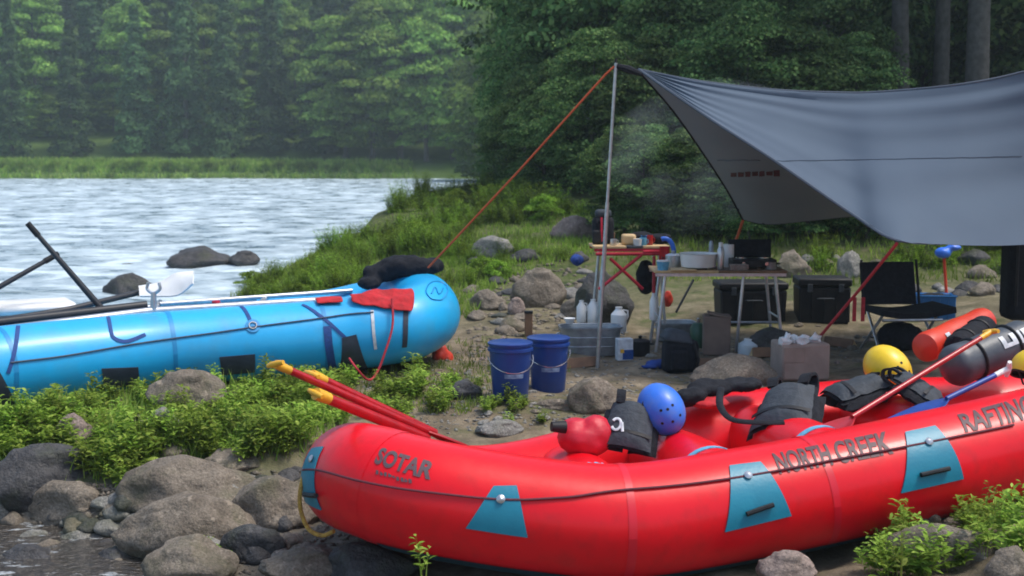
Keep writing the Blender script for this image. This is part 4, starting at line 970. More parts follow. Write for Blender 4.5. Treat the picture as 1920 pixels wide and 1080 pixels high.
tp = thing('tarp', 'large grey blue rain tarp pitched over the camp kitchen', 'tarp', (P(1600, 300, 9.5)[0], 9.5, 0))
near_p = obj('front_panel', MB().grid(G), M['tarp'], tp, world=True, solid=.003)
Gn = G
left = crv([(1197, 130, 10.2), (1262, 205, 10.7), (1320, 287, 11.3), (1365, 357, 11.9), (1393, 410, 12.3)], 6)
Cbot = crv([(1393, 410, 12.3), (1440, 419, 12.2), (1520, 412, 12.1), (1600, 404, 12.0), (1720, 398, 11.9), (1850, 400, 11.8), (1950, 400, 11.8), (2150, 380, 11.6)], 10)
nv2 = len(left); G2 = np.zeros((nv2, nu, 3))
for i in range(nv2):
    v = i/(nv2-1)
    for j in range(nu):
        u = j/(nu-1); base = Ttop[j]*(1-v)+Cbot[j]*v; lin = left[0]*(1-v)+left[-1]*v
        G2[i, j] = base+(left[i]-lin)*(1-u) + np.array([0, -.05, -.05])*math.sin(math.pi*v)*u - np.array([0, 0, .012])
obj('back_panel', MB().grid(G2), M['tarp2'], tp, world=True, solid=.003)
def surf_line(G, pix, off):
    p = proj(G.reshape(-1, 3)).reshape(G.shape[0], G.shape[1], 2); out = []
    for (a, b) in pix:
        # refine inside cells: dense bilinear around nearest vertex
        k = np.argmin(((p-[a, b])**2).sum(-1)); i, j = divmod(k, G.shape[1])
        best = None
        for ii in range(max(i-1, 0), min(i+1, G.shape[0]-1)):
            for jj in range(max(j-1, 0), min(j+1, G.shape[1]-1)):
                s_, t_ = np.meshgrid(np.linspace(0, 1, 9), np.linspace(0, 1, 9))
                s_, t_ = s_.ravel()[:, None], t_.ravel()[:, None]
                q = G[ii, jj]*(1-s_)*(1-t_)+G[ii+1, jj]*s_*(1-t_)+G[ii, jj+1]*(1-s_)*t_+G[ii+1, jj+1]*s_*t_
                e = ((proj(q)-[a, b])**2).sum(-1); m_ = int(np.argmin(e))
                if best is None or e[m_] < best[0]: best = (e[m_], q[m_])
        out.append(best[1]+np.array([0, -off, 0]))
    return np.array(out)
def strip(name, G, pix, wd, mat, root, off=.006):
    c = surf_line(G, pix, off); c = catmull(c, 4) if len(c) < 30 else c
    G_ = np.stack([c-np.array([0, 0, wd]), c+np.array([0, 0, wd])]); return obj(name, MB().grid(G_), mat, root, world=True, solid=.002)
strip('seam', Gn, [(1452+i*16, 302-.012*i*16+(.00004*(i*16)**2)*-.4) for i in range(30)], .0035, M['tarpseam'], tp)
strip('seam', G2, [(1345+i*10, 300) for i in range(9)], .006, M['tarpseam'], tp, .003)
e1 = Tbot[:42]; obj('edge_binding', MB().tube(e1, .011, 6), M['tarpseam'], tp, world=True)
obj('edge_binding', MB().tube(left, .018, 6), M['blackfab'], tp, world=True); obj('edge_binding', MB().tube(Cbot[:36], .014, 6), M['blackfab'], tp, world=True)
obj('edge_binding', MB().tube(Ttop, .01, 6), M['tarpseam'], tp, world=True)
def corner(c, a, b, s, G=None):
    c, a, b = map(np.asarray, (c, a, b)); a = c+(a-c)/np.linalg.norm(a-c)*s; b = c+(b-c)/np.linalg.norm(b-c)*s; o_ = np.array([0, -.012, -.004])
    return MB().add([c+o_, a+o_, b+o_], [(0, 1, 2)])
obj('corner_patch', corner(Tbot[41], Tbot[30], Tbot[50], .32), M['tarpseam'], tp, world=True, solid=.004)
obj('corner_patch', corner(left[-1], left[-6], Cbot[8], .22), M['blackfab'], tp, world=True, solid=.004)
obj('pole_strap', MB().tube([P(1157, 124, 10.2), P(1178, 130, 10.19), P(1205, 140, 10.17)], [.02, .032, .016], 8), M['blackfab'], tp, world=True)
mb = MB()
for i, (wq, hq) in enumerate([(11, 7), (11, 9), (10, 9), (11, 8), (10, 9), (12, 7), (12, 11)]):
    x0 = 1370+i*13.3; yc = 328-.5*i
    c = surf_line(G2, [(x0, yc-hq/2), (x0+wq, yc-hq/2-.4), (x0+wq, yc+hq/2-.4), (x0, yc+hq/2)], .01); mb.add(c, [(0, 1, 2, 3)])
obj('printed_logo', mb, M['darkred'], tp, world=True)['label'] = 'small dark red print, too blurred to read'
pole = thing('tarp_pole', 'thin silver pole holding up the left peak of the tarp', 'pole', gp(1120, 690))
pb = gp(1120, 690); pt = P(1155, 118, 10.2)
obj('lower_section', MB().tube([pb-np.array([0, 0, .03]), pb*.45+pt*.55], .017, 10), M['alu'], pole, world=True)
obj('upper_section', MB().tube([pb*.45+pt*.55, pt], .013, 10), M['alu'], pole, world=True)
obj('tip', MB().tube([pt, pt+np.array([0, 0, .035])], .009, 8), M['black'], pole, world=True)
tag(obj('guy_line', MB().tube([P(1152, 124, 10.2), P(1135, 140, 10.2), P(975, 318, 10.35), P(803, 502, 10.6)], .0085, 8), M['ropeo']), 'orange guy line from the pole top down to the blue raft', 'rope')
tag(obj('guy_line', MB().tube([P(1682, 456, 8.5), P(1610, 545, 9.1), P(1528, 642, 9.75)], .011, 8), M['roper']), 'red guy line from the tarp corner down to the tan box', 'rope')
tag(obj('guy_line', MB().tube([P(1395, 408, 12.3), P(1382, 445, 12.6), P(1370, 470, 13)], .014, 8), M['ropeo']), 'short orange line below the back corner of the tarp', 'rope')

# ------------------------------------------------------------------ buckets
def bucket(loc, label, rz=0):
    t = thing('bucket', label, 'bucket', loc, rz, 'pair of navy buckets')
    prof = [(.118, 0), (.122, .006), (.146, .335), (.158, .34), (.158, .358), (.147, .362), (.15, .385), (.142, .385), (.138, .36), (.112, .02), (0, .02)]
    obj('pail', MB().lathe(prof, n=36), M['bucket'], t)
    obj('lid', MB().lathe([(0, .372), (.13, .372), (.135, .38), (.157, .381), (.158, .395), (.15, .4), (0, .394)], n=36), M['bucket'], t)
    pts = [(.156*math.cos(a), .156*math.sin(a), .30-.12*math.sin(a*1.0)**2*0-.10*abs(math.sin(a))) for a in np.linspace(math.pi, 2*math.pi, 18)]
    obj('handle', MB().tube([(p[0]*1.02, p[1]*1.06, p[2]) for p in pts], .003, 6), M['steel'], t)
    an = np.linspace(-math.pi/2-.5, -math.pi/2+.5, 10); G = np.stack([[(.001+.118+.028*z/.335+.0035)*np.array([math.cos(a), math.sin(a), 0])+[0, 0, z] for a in an] for z in (.16, .19)])
    obj('label_band', MB().grid(G), M['bucklabel'], t); return t
g = gp(957, 747); bucket(g, 'navy blue lidded bucket, the nearer left one of two', .2)
g = gp(1028, 734); bucket(g, 'navy blue lidded bucket, the right one set slightly back', .1)

# ------------------------------------------------------------------ tables and kitchen
def table(name, label, corners_px, h, topmat, legm, slats=5):
    pass
tz = .72
def tbl(cx, cy, wx, wy, h, rz, label, split=None, frame='alu'):
    t = thing('folding_table', label, 'table', (cx, cy, gz(cx, cy)), rz)
    if split is None: split = [(-wx/2, wx/2, 'wood')]
    for k_, (a, b, mk) in enumerate(split):
        obj('tabletop', MB().box(((a+b)/2, 0, h), (b-a-.004, wy, .022)), M[mk], t, bevel=.004)
    obj('apron', MB().box((0, -wy/2+.012, h-.026), (wx-.02, .012, .026)), M[frame], t)
    obj('apron', MB().box((0, wy/2-.012, h-.026), (wx-.02, .012, .026)), M[frame], t)
    for sx in (-1, 1):
        for sy in (-1, 1):
            obj('leg', MB().tube([(sx*(wx/2-.1), sy*(wy/2-.04), h-.02), (sx*(wx/2-.02), sy*(wy/2-.02), -.02)], .014, 8), M['alu'], t)
        obj('crossbar', MB().tube([(sx*(wx/2-.055), -wy/2+.03, .3), (sx*(wx/2-.055), wy/2-.03, .3)], .009, 6), M['alu'], t)
    return t
# right table: px 1220..1468 at top y 512, depth ~11
c = P(1345, 512, 11.1)
t2 = tbl(c[0], 11.15, 1.14, .5, .70, .0, 'folding table with pale wood top and silver legs carrying the stove', [(-.57, -.02, 'wood'), (-.02, .57, 'woodb')])
obj('crossbar', MB().tube([(.05, -.2, .26), (.5, -.2, .26)], .012, 8), M['alu'], t2)
obj('leg', MB().tube([(.2, -.22, .69), (.14, -.24, 0)], .014, 8), M['alu'], t2)
c = P(1180, 455, 11.7)
t1 = tbl(c[0], 11.75, .7, .42, .88, .05, 'smaller taller folding table with pale boards and red crossed frame', [(-.35, -.05, 'wood'), (-.05, .1, 'greyfab'), (.1, .35, 'wood')], 'redframe')
for a, b in [((-.2, .78), (.1, .5)), ((-.3, .5), (.12, .84)), ((-.33, .82), (.33, .82)), ((.1, .84), (.34, .84)), ((.2, .8), (.2, .4))]:
    obj('red_brace', MB().tube([(a[0], -.22, a[1]), (b[0], -.22, b[1])], .015, 8), M['redframe'], t1)
zt2 = gz(t2.location.x, 11.15)+.711; zt1 = gz(t1.location.x, 11.75)+.891
def at(px, y, z): r_ = ray(px, 500); return np.array([r_[0]*y, y, z])
# stove with griddle lid
l = at(1410, 11.15, zt2); s = thing('camp_stove', 'black camp stove with an open lid on the right table', 'stove', l)
obj('stove_body', MB().box((0, 0, .05), (.38, .26, .07)), M['black'], s, bevel=.008)
obj('lid', MB().box((0, .13, .165), (.38, .018, .16)), M['blackfab'], s, bevel=.006)
for x in (-.1, .1):
    obj('burner', MB().lathe([(.045, .086), (.045, .098), (.03, .1), (.0, .1)], (x, 0, 0), 14), M['steel'], s)
    obj('knob', MB().tube([(x, -.13, .05), (x, -.15, .05)], .016, 10), M['steel'], s)
for x in (-.16, -.06, .04, .14): obj('foot', MB().box((x, -.09, .009), (.03, .03, .018)), M['woodb'], s)
l = at(1310, 11.1, zt2); s = thing('wash_basin', 'wide white basin on the left half of the right table', 'basin', l)
obj('bowl', MB().lathe([(.10, .0), (.15, .02), (.165, .13), (.172, .135), (.16, .13), (.14, .025), (0, .015)], n=28), M['white'], s)
obj('handle', MB().tube([(-.17, -.03, .12), (-.2, -.03, .12), (-.2, .03, .12), (-.17, .03, .12)], .008, 8), M['white'], s)
l = at(1351, 11.0, zt2); s = thing('flask', 'tall slim silver flask standing beside the pan', 'flask', l)
obj('flask_body', MB().lathe([(.026, 0), (.03, .01), (.03, .17), (.018, .2), (0, .2)], n=18), M['alu'], s); obj('cap', MB().lathe([(.019, .2), (.019, .235), (0, .238)], n=14), M['white'], s)
l = at(1333, 11.3, zt2); tag(obj('flask', MB().lathe([(.02, 0), (.022, .01), (.022, .2), (.012, .23), (0, .23)], n=16), M['galv'], loc=(0, 0, 0)), 'second slim grey flask behind the pan', 'flask').location = l
for i, (px, lab, s0) in enumerate([(1280, 'brown cutting board under the pan', (.22, .2, .012)), (1385, 'pinkish wrapped packet before the stove', (.16, .08, .05))]):
    l = at(px, 10.97, zt2); o = obj('cutting_board' if i == 0 else 'food_packet', MB().box((0, 0, s0[2]/2), s0), M['wood' if i == 0 else 'rockp'], bevel=.004); o.location = l; tag(o, lab, 'board' if i == 0 else 'packet')
# left table things
l = at(1130, 11.8, zt1); s = thing('backpack', 'dark navy pack standing on the left table behind the pole', 'backpack', l)
def rbox(c, sz, n=2): return MB().box(c, sz)
obj('pack_body', rbox((0, 0, .13), (.2, .14, .25)), M['blackfab'], s, bevel=.045); obj('top_pouch', rbox((.0, 0, .28), (.15, .12, .08)), M['greyfab'], s, bevel=.03)
obj('side_pocket', rbox((-.06, -.08, .07), (.09, .05, .13)), M['black'], s, bevel=.02); obj('strap', MB().tube([(-.02, -.08, .25), (-.02, -.1, .15), (-.02, -.085, .03)], .009, 6), M['strapr'], s)
l = at(1178, 11.68, zt1); s = thing('bread_bag', 'tan paper bag beside the dark pack', 'bag', l)
obj('bag_body', rbox((0, 0, .05), (.13, .1, .1)), M['wood'], s, bevel=.02); obj('white_tub', MB().lathe([(.04, 0), (.045, .06), (0, .062)], (.08, -.06, 0), 16), M['white'], s)
for px, yy, hh, rr, mk, lab in [(1205, 11.62, .07, .032, 'strapl', 'light blue mug on the left table'), (1218, 11.68, .09, .028, 'redpaint', 'red tin can on the left table'), (1150, 11.6, .06, .03, 'alu', 'small metal mug beside the dark pack')]:
    l = at(px, yy, zt1); t = thing('mug', lab, 'mug', l); obj('mug_body', MB().lathe([(rr*.9, 0), (rr, .005), (rr, hh), (rr*.88, hh), (rr*.85, .01), (0, .01)], n=18), M[mk], t)
    obj('handle', MB().tube([(rr, 0, hh*.8), (rr*1.5, 0, hh*.7), (rr*1.5, 0, hh*.35), (rr, 0, hh*.25)], .004, 6), M[mk], t)
l = at(1226, 11.52, zt1-.16); t = thing('food_tub', 'light blue tub hanging stuff at the right end of the left table', 'tub', at(1243, 10.97, zt2)); obj('tub_body', MB().lathe([(.045, 0), (.055, .07), (.057, .075), (.05, .07), (0, .01)], n=20), M['strapl'], t); obj('lid', MB().lathe([(.058, .075), (.058, .083), (0, .085)], n=20), M['white'], t); t['label'] = 'light blue food tub on the left end of the right table'
dark = lump('dark_jacket', 'dark jacket rolled along the back of the left table', 'jacket', [(np.array([at(1200, 11.85, 0)[0], 11.85, zt1+.06]), (.14, .07, .05)), (np.array([at(1235, 11.8, 0)[0], 11.8, zt1+.05]), (.12, .07, .05))], M['blackfab'])
hp = [np.array([at(1238, 11.55, 0)[0]+.085*math.cos(a)+.03, 11.5, zt1-.06+.13*math.sin(a)]) for a in np.linspace(-1.2, 1.9, 16)]
tag(obj('blue_hose', MB().tube(hp, .022, 10), M['helmblue']), 'blue hose looped over the right end of the left table', 'hose')
o = obj('red_towel', MB().grid(np.array([[[a*.09+.01*math.sin(b*3), -.008*math.sin(a*9+b), -b*.06] for b in range(5)] for a in np.linspace(0, 1, 8)])), M['redcloth'], solid=.01); o.location = at(1236, 11.5, zt1+.0); tag(o, 'red towel hanging from the right end of the left table', 'towel')
lump('blue_bag', 'small blue bag hanging left of the left table', 'bag', [(P(1082, 487, 11.7), (.06, .06, .055))], M['bluecloth'])
lump('dark_bag', 'dark bag hanging below the left table', 'bag', [(P(1212, 520, 11.75), (.10, .08, .16))], M['blackfab'])
# jugs under
def jug(px, py, h, r_, label, mat='white', d=None):
    g = gp(px, py) if d is None else np.array([*P(px, py, d)]); t = thing('jug', label, 'jug', g)
    obj('jug_body', MB().lathe([(r_*.9, 0), (r_, .02), (r_, h*.7), (r_*.45, h*.9), (r_*.4, h*.94), (0, h*.94)], n=20), M[mat], t)
    obj('cap', MB().lathe([(r_*.45, h*.94), (r_*.45, h), (0, h)], n=14), M['white'], t)
    obj('handle', MB().tube([(r_*.5, 0, h*.88), (r_*1.1, 0, h*.85), (r_*1.15, 0, h*.6), (r_*.95, 0, h*.5)], r_*.13, 6), M[mat], t); return t
jug(1160, 622, .22, .07, 'white water jug left of the silver table leg', d=11.2)
jug(1112, 606, .22, .055, 'tall pale jug behind the tin tub, the right one', d=11.6)
jug(1090, 604, .2, .045, 'tall white jug behind the tin tub, the left one', d=11.6)
jug(1225, 600, .24, .035, 'narrow white bottle by the grey tote', d=11.3)
jug(1403, 670, .16, .09, 'clear plastic water jug under the right table', 'clear')
def tub(px, py, wd, h, dep, label, mat, name='tub'):
    g = gp(px, py); t = thing(name, label, 'tub', g+np.array([0, dep*.4, 0]), .08)
    n = 28; ring = lambda sx, sy, z, k: [(sx*np.sign(math.cos(a))*abs(math.cos(a))**.5, sy*np.sign(math.sin(a))*abs(math.sin(a))**.5, z) for a in np.linspace(0, 2*math.pi, n, endpoint=False)]
    rings = [ring(wd*.43, dep*.42, 0, 0), ring(wd*.5, dep*.5, h, 0), ring(wd*.525, dep*.53, h+.004, 0), ring(wd*.52, dep*.525, h-.015, 0), ring(wd*.47, dep*.46, h-.02, 0), ring(wd*.41, dep*.4, .02, 0)]
    V = [p for r0 in rings for p in r0]; F = [(i*n+k, i*n+(k+1) % n, (i+1)*n+(k+1) % n, (i+1)*n+k) for i in range(5) for k in range(n)] + [tuple(range(n))[::-1], tuple(5*n+k for k in range(n))]
    obj('tub_body', MB().add(V, F), mat, t)
    for sx in (-1, 1): obj('handle', MB().tube([(sx*wd*.5, -.04, h*.75), (sx*(wd*.5+.03), -.03, h*.7), (sx*(wd*.5+.03), .03, h*.7), (sx*wd*.5, .04, h*.75)], .006, 6), M['steel'], t)
    for z in (.33, .66): obj('rib', MB().tube([(x*(.43+.07*z)/.43*1.005, y*(.42+.08*z)/.42*1.005, h*z) for x, y, _ in rings[0]], .005, 6, closed=True), mat, t)
    return t
tub(1108, 668, .52, .24, .32, 'grey tin tub on the ground under the left table', M['galv'])
tub(1268, 640, .36, .16, .3, 'pale grey metal tote beneath the right table end', M['galv'])
t = thing('white_bowl', 'small white bowl balanced on the tin tub rim', 'bowl', P(1068, 606, 11.0)); obj('bowl', MB().lathe([(.03, 0), (.05, .04), (.052, .045), (.045, .04), (0, .01)], n=18), M['white'], t)
t = thing('carton', 'blue and white carton with a yellow spot beside the tin tub', 'carton', gp(1170, 676), .2)
obj('box', MB().box((0, 0, .09), (.13, .09, .18)), M['print'], t, bevel=.004); obj('blue_panel', MB().box((.02, -.047, .05), (.09, .006, .08)), M['strapb'], t); obj('yellow_spot', MB().box((-.03, -.048, .08), (.03, .006, .03)), M['ygrip'], t)
g = gp(991, 632); t = thing('post', 'short dark post standing beside the little pinkish stone', 'post', g); obj('post_body', MB().box((0, 0, .1), (.075, .07, .26)), M['woodb'], t, bevel=.008); obj('top_band', MB().box((0, 0, .235), (.08, .075, .02)), M['black'], t)
g = gp(1507, 716); t = thing('cardboard_box', 'squarish pinkish tan box with crumpled paper on top, beside the red guy line', 'box', g+np.array([0, .15, 0]), .12)
obj('box_body', MB().box((0, 0, .14), (.37, .3, .28)), M['tan'], t, bevel=.02)
obj('side_flap', MB().box((-.1, -.155, .20), (.16, .012, .12), Matrix.Rotation(.12, 3, 'X')), M['tan'], t, bevel=.003)
for i_, (x_, y_) in enumerate([(-.15, -.1), (-.09, -.04), (-.02, -.1), (.1, -.05)]):
    bm = bmesh.new(); bmesh.ops.create_icosphere(bm, subdivisions=2, radius=.045)
    for v in bm.verts: v.co *= 1+.9*mnoise.noise(v.co*40+Vector((i_*5, 0, 0)))
    me = bpy.data.meshes.new('paper_wad'); bm.to_mesh(me); bm.free(); link('paper_wad', me, t, M['white'], (x_, y_, .30))
g = gp(1346, 668); t = thing('cardboard_box', 'narrow brown upright carton behind the black duffel bag', 'box', g+np.array([0, .1, 0]), -.1)
obj('box_body', MB().box((0, 0, .17), (.23, .2, .34)), M['carton'], t, bevel=.012); obj('lid_flap', MB().box((.02, -.03, .345), (.2, .16, .012), Matrix.Rotation(.2, 3, 'Y')), M['carton'], t)
# black bag on the sand
g = gp(1278, 702); t = thing('duffel_bag', 'black upright duffel bag on the sand before the tables', 'bag', g+np.array([0, .1, 0]), .15)
obj('bag_body', MB().box((0, 0, .13), (.27, .2, .27), taper=1.05), M['blackfab'], t, bevel=.05); obj('flap', MB().box((-.03, 0, .29), (.17, .15, .1), Matrix.Rotation(.2, 3, 'Y'), taper=1.5), M['greyfab'], t, bevel=.03)
obj('front_pocket', MB().box((-.04, -.115, .11), (.13, .05, .16)), M['blackfab'], t, bevel=.02); obj('strap', MB().tube([(.08, -.11, .24), (.11, -.14, .12), (.1, -.11, .02)], .012, 6), M['black'], t)
lump('blue_cloth', 'blue cloth lying beside the black duffel bag', 'cloth', [(gp(1233, 690)+[0, 0, .03], (.09, .06, .035)), (gp(1222, 692)+[0, 0, .015], (.09, .05, .02))], M['bluecloth'])
lump('orange_cloth', 'orange cloth bundle behind the grey tote', 'cloth', [(P(1252, 560, 12.1), (.05, .05, .08))], M['orange'])
tag(obj('tent_peg_pole', MB().tube([P(1300, 525, 11.9), P(1268, 585, 11.6)], .012, 6), M['oarblk']), 'thin black stick leaning behind the grey tote', 'stick')
# more kitchen clutter
def pot(loc, r0, h, mk, label, lid=True):
    t = thing('cooking_pot', label, 'pot', loc); obj('pot_body', MB().lathe([(r0*.95, 0), (r0, .01), (r0, h), (r0*1.05, h+.004), (r0*.97, h), (r0*.93, .012), (0, .012)], n=24), M[mk], t)
    if lid: obj('lid', MB().lathe([(r0*1.04, h+.004), (r0*.6, h+.02), (.012, h+.024), (.018, h+.045), (0, h+.047)], n=24), M[mk], t)
    for sx in (-1, 1): obj('handle', MB().tube([(sx*r0, -.03, h*.8), (sx*(r0+.03), -.025, h*.82), (sx*(r0+.03), .025, h*.82), (sx*r0, .03, h*.8)], .005, 6), M['black'], t)
    return t
pot(at(1262, 11.25, zt2), .07, .1, 'alu', 'small lidded metal pot at the left end of the right table')
pot(gp(1200, 668), .085, .13, 'black', 'black soot covered pot on the ground beside the carton')
pot(at(1445, 11.05, zt2), .05, .06, 'alu', 'little steel pot on the right end of the right table', False)
t = thing('gas_cylinder', 'green gas cylinder on the ground behind the black duffel bag', 'gas cylinder', gp(1312, 655)+np.array([0, .1, 0]))
obj('cylinder_body', MB().lathe([(.06, 0), (.075, .02), (.075, .17), (.05, .215), (.0, .23)], n=20), pm('green_paint', (.03, .10, .06), None, 9, rough=.4), t); obj('valve', MB().lathe([(.02, .21), (.02, .26), (0, .265)], n=12), M['steel'], t)
for i_, (px, py, a_, lab) in enumerate([(1442, 668, .2, 'split log lying lowest in front of the dark rock'), (1462, 662, 1.0, 'split log lying crosswise right of the lowest one'), (1330, 690, -.4, 'split log between the duffel bag and the big slab'), (1085, 688, .5, 'split log by the foot of the tarp pole'), (1575, 650, 2.2, 'split log on the dirt left of the camp chair')]):
    t = thing('split_log', lab, 'firewood', gp(px, py)+np.array([0, 0, .03]), a_)
    obj('log', MB().add([(-.16, -.045, -.03), (-.16, .045, -.03), (-.15, 0, .05), (.16, -.05, -.03), (.16, .04, -.03), (.17, .01, .045)], [(0, 1, 2), (5, 4, 3), (0, 3, 4, 1), (1, 4, 5, 2), (2, 5, 3, 0)]), M['woodb'], t, bevel=.006)
    obj('cut_face', MB().add([(-.163, -.04, -.026), (-.163, .04, -.026), (-.153, 0, .042)], [(0, 2, 1)]), M['wood'], t)
t = thing('spatula', 'metal spatula with a black handle lying on the right table edge', 'spatula', at(1300, 10.93, zt2)); obj('blade', MB().box((-.1, 0, .006), (.09, .06, .003)), M['steel'], t); obj('handle', MB().tube([(-.06, 0, .008), (.12, .01, .012)], .006, 8), M['black'], t)
t = thing('paper_roll', 'white paper roll standing behind the stove corner', 'paper roll', at(1366, 11.3, zt2)); obj('roll', MB().lathe([(.02, 0), (.05, 0), (.05, .2), (.02, .2), (.02, 0)], n=20), M['white'], t); obj('core', MB().lathe([(.019, .001), (.019, .199)], n=14), M['carton'], t)
for i_, (px, yy, lab) in enumerate([(1212, 11.75, 'stacked blue bowls at the back of the left table')]):
    t = thing('bowl_stack', lab, 'bowls', at(px, yy, zt1))
    for k_ in range(3): obj('bowl', MB().lathe([(.03, .018*k_), (.055, .04+.018*k_), (.057, .045+.018*k_), (.05, .04+.018*k_), (0, .01+.018*k_)], n=18), M['bluecrate'], t)
t = thing('cleaver_block', 'orange handled knife standing in a dark block on the left table', 'knife block', at(1145, 11.9, zt1)); obj('block', MB().box((0, 0, .05), (.07, .06, .1)), M['woodb'], t, bevel=.005); obj('knife_handle', MB().tube([(0, 0, .1), (.01, 0, .16)], .009, 8), M['orange'], t)
# black cases
def case(px, py, wd, h, dep, label, rz=0, d=None, latch=True):
    g = gp(px, py) if d is None else P(px, py, d); t = thing('gear_case', label, 'case', g+np.array([0, dep/2, 0]), rz, 'black gear cases')
    obj('case_body', MB().box((0, 0, h*.4), (wd, dep, h*.8), taper=.95), M['black'], t, bevel=.02); obj('lid', MB().box((0, 0, h*.9), (wd*1.03, dep*1.03, h*.18)), M['black'], t, bevel=.02)
    for x in (-.3, .3): obj('latch', MB().box((wd*x, -dep*.52, h*.78), (.05, .02, .08)), M['greyfab'], t, bevel=.004)
    for x in (-.48, -.25, 0, .25, .48): obj('rib', MB().box((wd*x*.95, -dep*.495, h*.38), (.018, .02, h*.66)), M['black'], t)
    obj('handle', MB().tube([(-.08, -dep*.52, h*.55), (-.07, -dep*.57, h*.56), (.07, -dep*.57, h*.56), (.08, -dep*.52, h*.55)], .009, 6), M['greyfab'], t); return t
case(1412, 606, .66, .4, .4, 'big black lidded case behind the right table legs', .02, d=12.4)
case(1548, 608, .5, .45, .38, 'black lidded case between the tables and the camp chair', -.05)
g = P(1905, 592, 10.9)
t = thing('tall_bag', 'tall black bag standing under the tarp at the right edge', 'bag', g, 0)
obj('bag_body', MB().box((.05, 0, .36), (.34, .26, .78)), M['blackfab'], t, bevel=.06); obj('strap', MB().tube([(-.06, -.14, .7), (-.07, -.17, .4), (-.06, -.14, .1)], .012, 6), M['black'], t)
# camp chair
g = P(1690, 622, 10.8); g[2] = gz(g[0], g[1]); t = thing('camp_chair', 'black folding camp chair under the tarp corner', 'chair', g, .1)
W2 = .26
obj('seat', MB().grid(np.array([[[x, y, .36-.03*math.sin((x+W2)/(2*W2)*math.pi)] for x in np.linspace(-W2, W2+.12, 8)] for y in np.linspace(-.22, .24, 6)])), M['blackfab'], t, solid=.05)
obj('backrest', MB().grid(np.array([[[x, .22+z*.25+.03*math.sin((x+W2)/(2*W2)*math.pi), .38+z] for x in np.linspace(-W2, W2-.04, 8)] for z in np.linspace(0, .36, 6)])), M['blackfab'], t, solid=.03)
for sx in (-1, 1):
    obj('leg', MB().tube([(sx*W2, -.22, 0), (sx*W2*.9, .2, .36)], .012, 8), M['alu'], t); obj('leg', MB().tube([(sx*W2, .24, 0), (sx*W2*.9, -.2, .36)], .012, 8), M['alu'], t)
    obj('back_post', MB().tube([(sx*W2*.95, .2, .3), (sx*W2*.95, .32, .76)], .012, 8), M['black'], t)
obj('front_bar', MB().tube([(-W2, -.22, .3), (W2, -.22, .3)], .012, 8), M['alu'], t); obj('rear_bar', MB().tube([(-W2, .2, .1), (W2, .2, .1)], .01, 8), M['alu'], t)
lump('black_bag', 'black bag slumped below the camp chair seat', 'bag', [(np.array([g[0], g[1]+.05, g[2]+.12]), (.2, .14, .13))], M['blackfab'])
obj_ = thing('red_strap', 'red strap hanging beside the camp chair', 'strap', P(1615, 600, 10.5))
for dx in (0, -16): obj('strap_tail', MB().box(P(1618+dx, 580, 10.5), (.03, .01, .2)), M['roper'], obj_, world=True)
# blue crate
g = gp(1757, 602); t = thing('crate', 'blue plastic crate right of the camp chair', 'crate', g+np.array([0, .12, .0]), -.12)
for s_, sz in (((0, -.12, .12), (.36, .014, .24)), ((0, .12, .12), (.36, .014, .24)), ((-.18, 0, .12), (.014, .24, .24)), ((.18, 0, .12), (.014, .24, .24))): obj('side_wall', MB().box(s_, sz), M['bluecrate'], t, bevel=.003)
obj('bottom_panel', MB().box((0, 0, .01), (.35, .23, .014)), M['bluecrate'], t); obj('rim', MB().tube([(-.19, -.13, .24), (.19, -.13, .24), (.19, .13, .24), (-.19, .13, .24)], .01, 6, closed=True), M['bluecrate'], t)
for x in (-.12, -.04, .04, .12): obj('rib', MB().box((x, -.131, .11), (.01, .01, .2)), M['bluecrate'], t)
lump('crate_filling', 'dark things heaped in the blue crate', 'gear', [(g+[0, .12, .2], (.15, .09, .06))], M['blackfab'])
t = thing('paddle_stand', 'orange stick holding a blue hat under the tarp edge', 'stick', gp(1775, 560)); b0 = gp(1775, 560)
obj('stick', MB().tube([b0, P(1770, 480, b0[1])], .016, 8), M['orange'], t, world=True)
lump('sun_hat', 'bright blue sun hat resting on the orange stick', 'hat', [(P(1768, 474, b0[1]-.05), (.085, .08, .06)), (P(1788, 464, b0[1]-.05), (.08, .06, .035))], M['helmblue'], amp=.1)

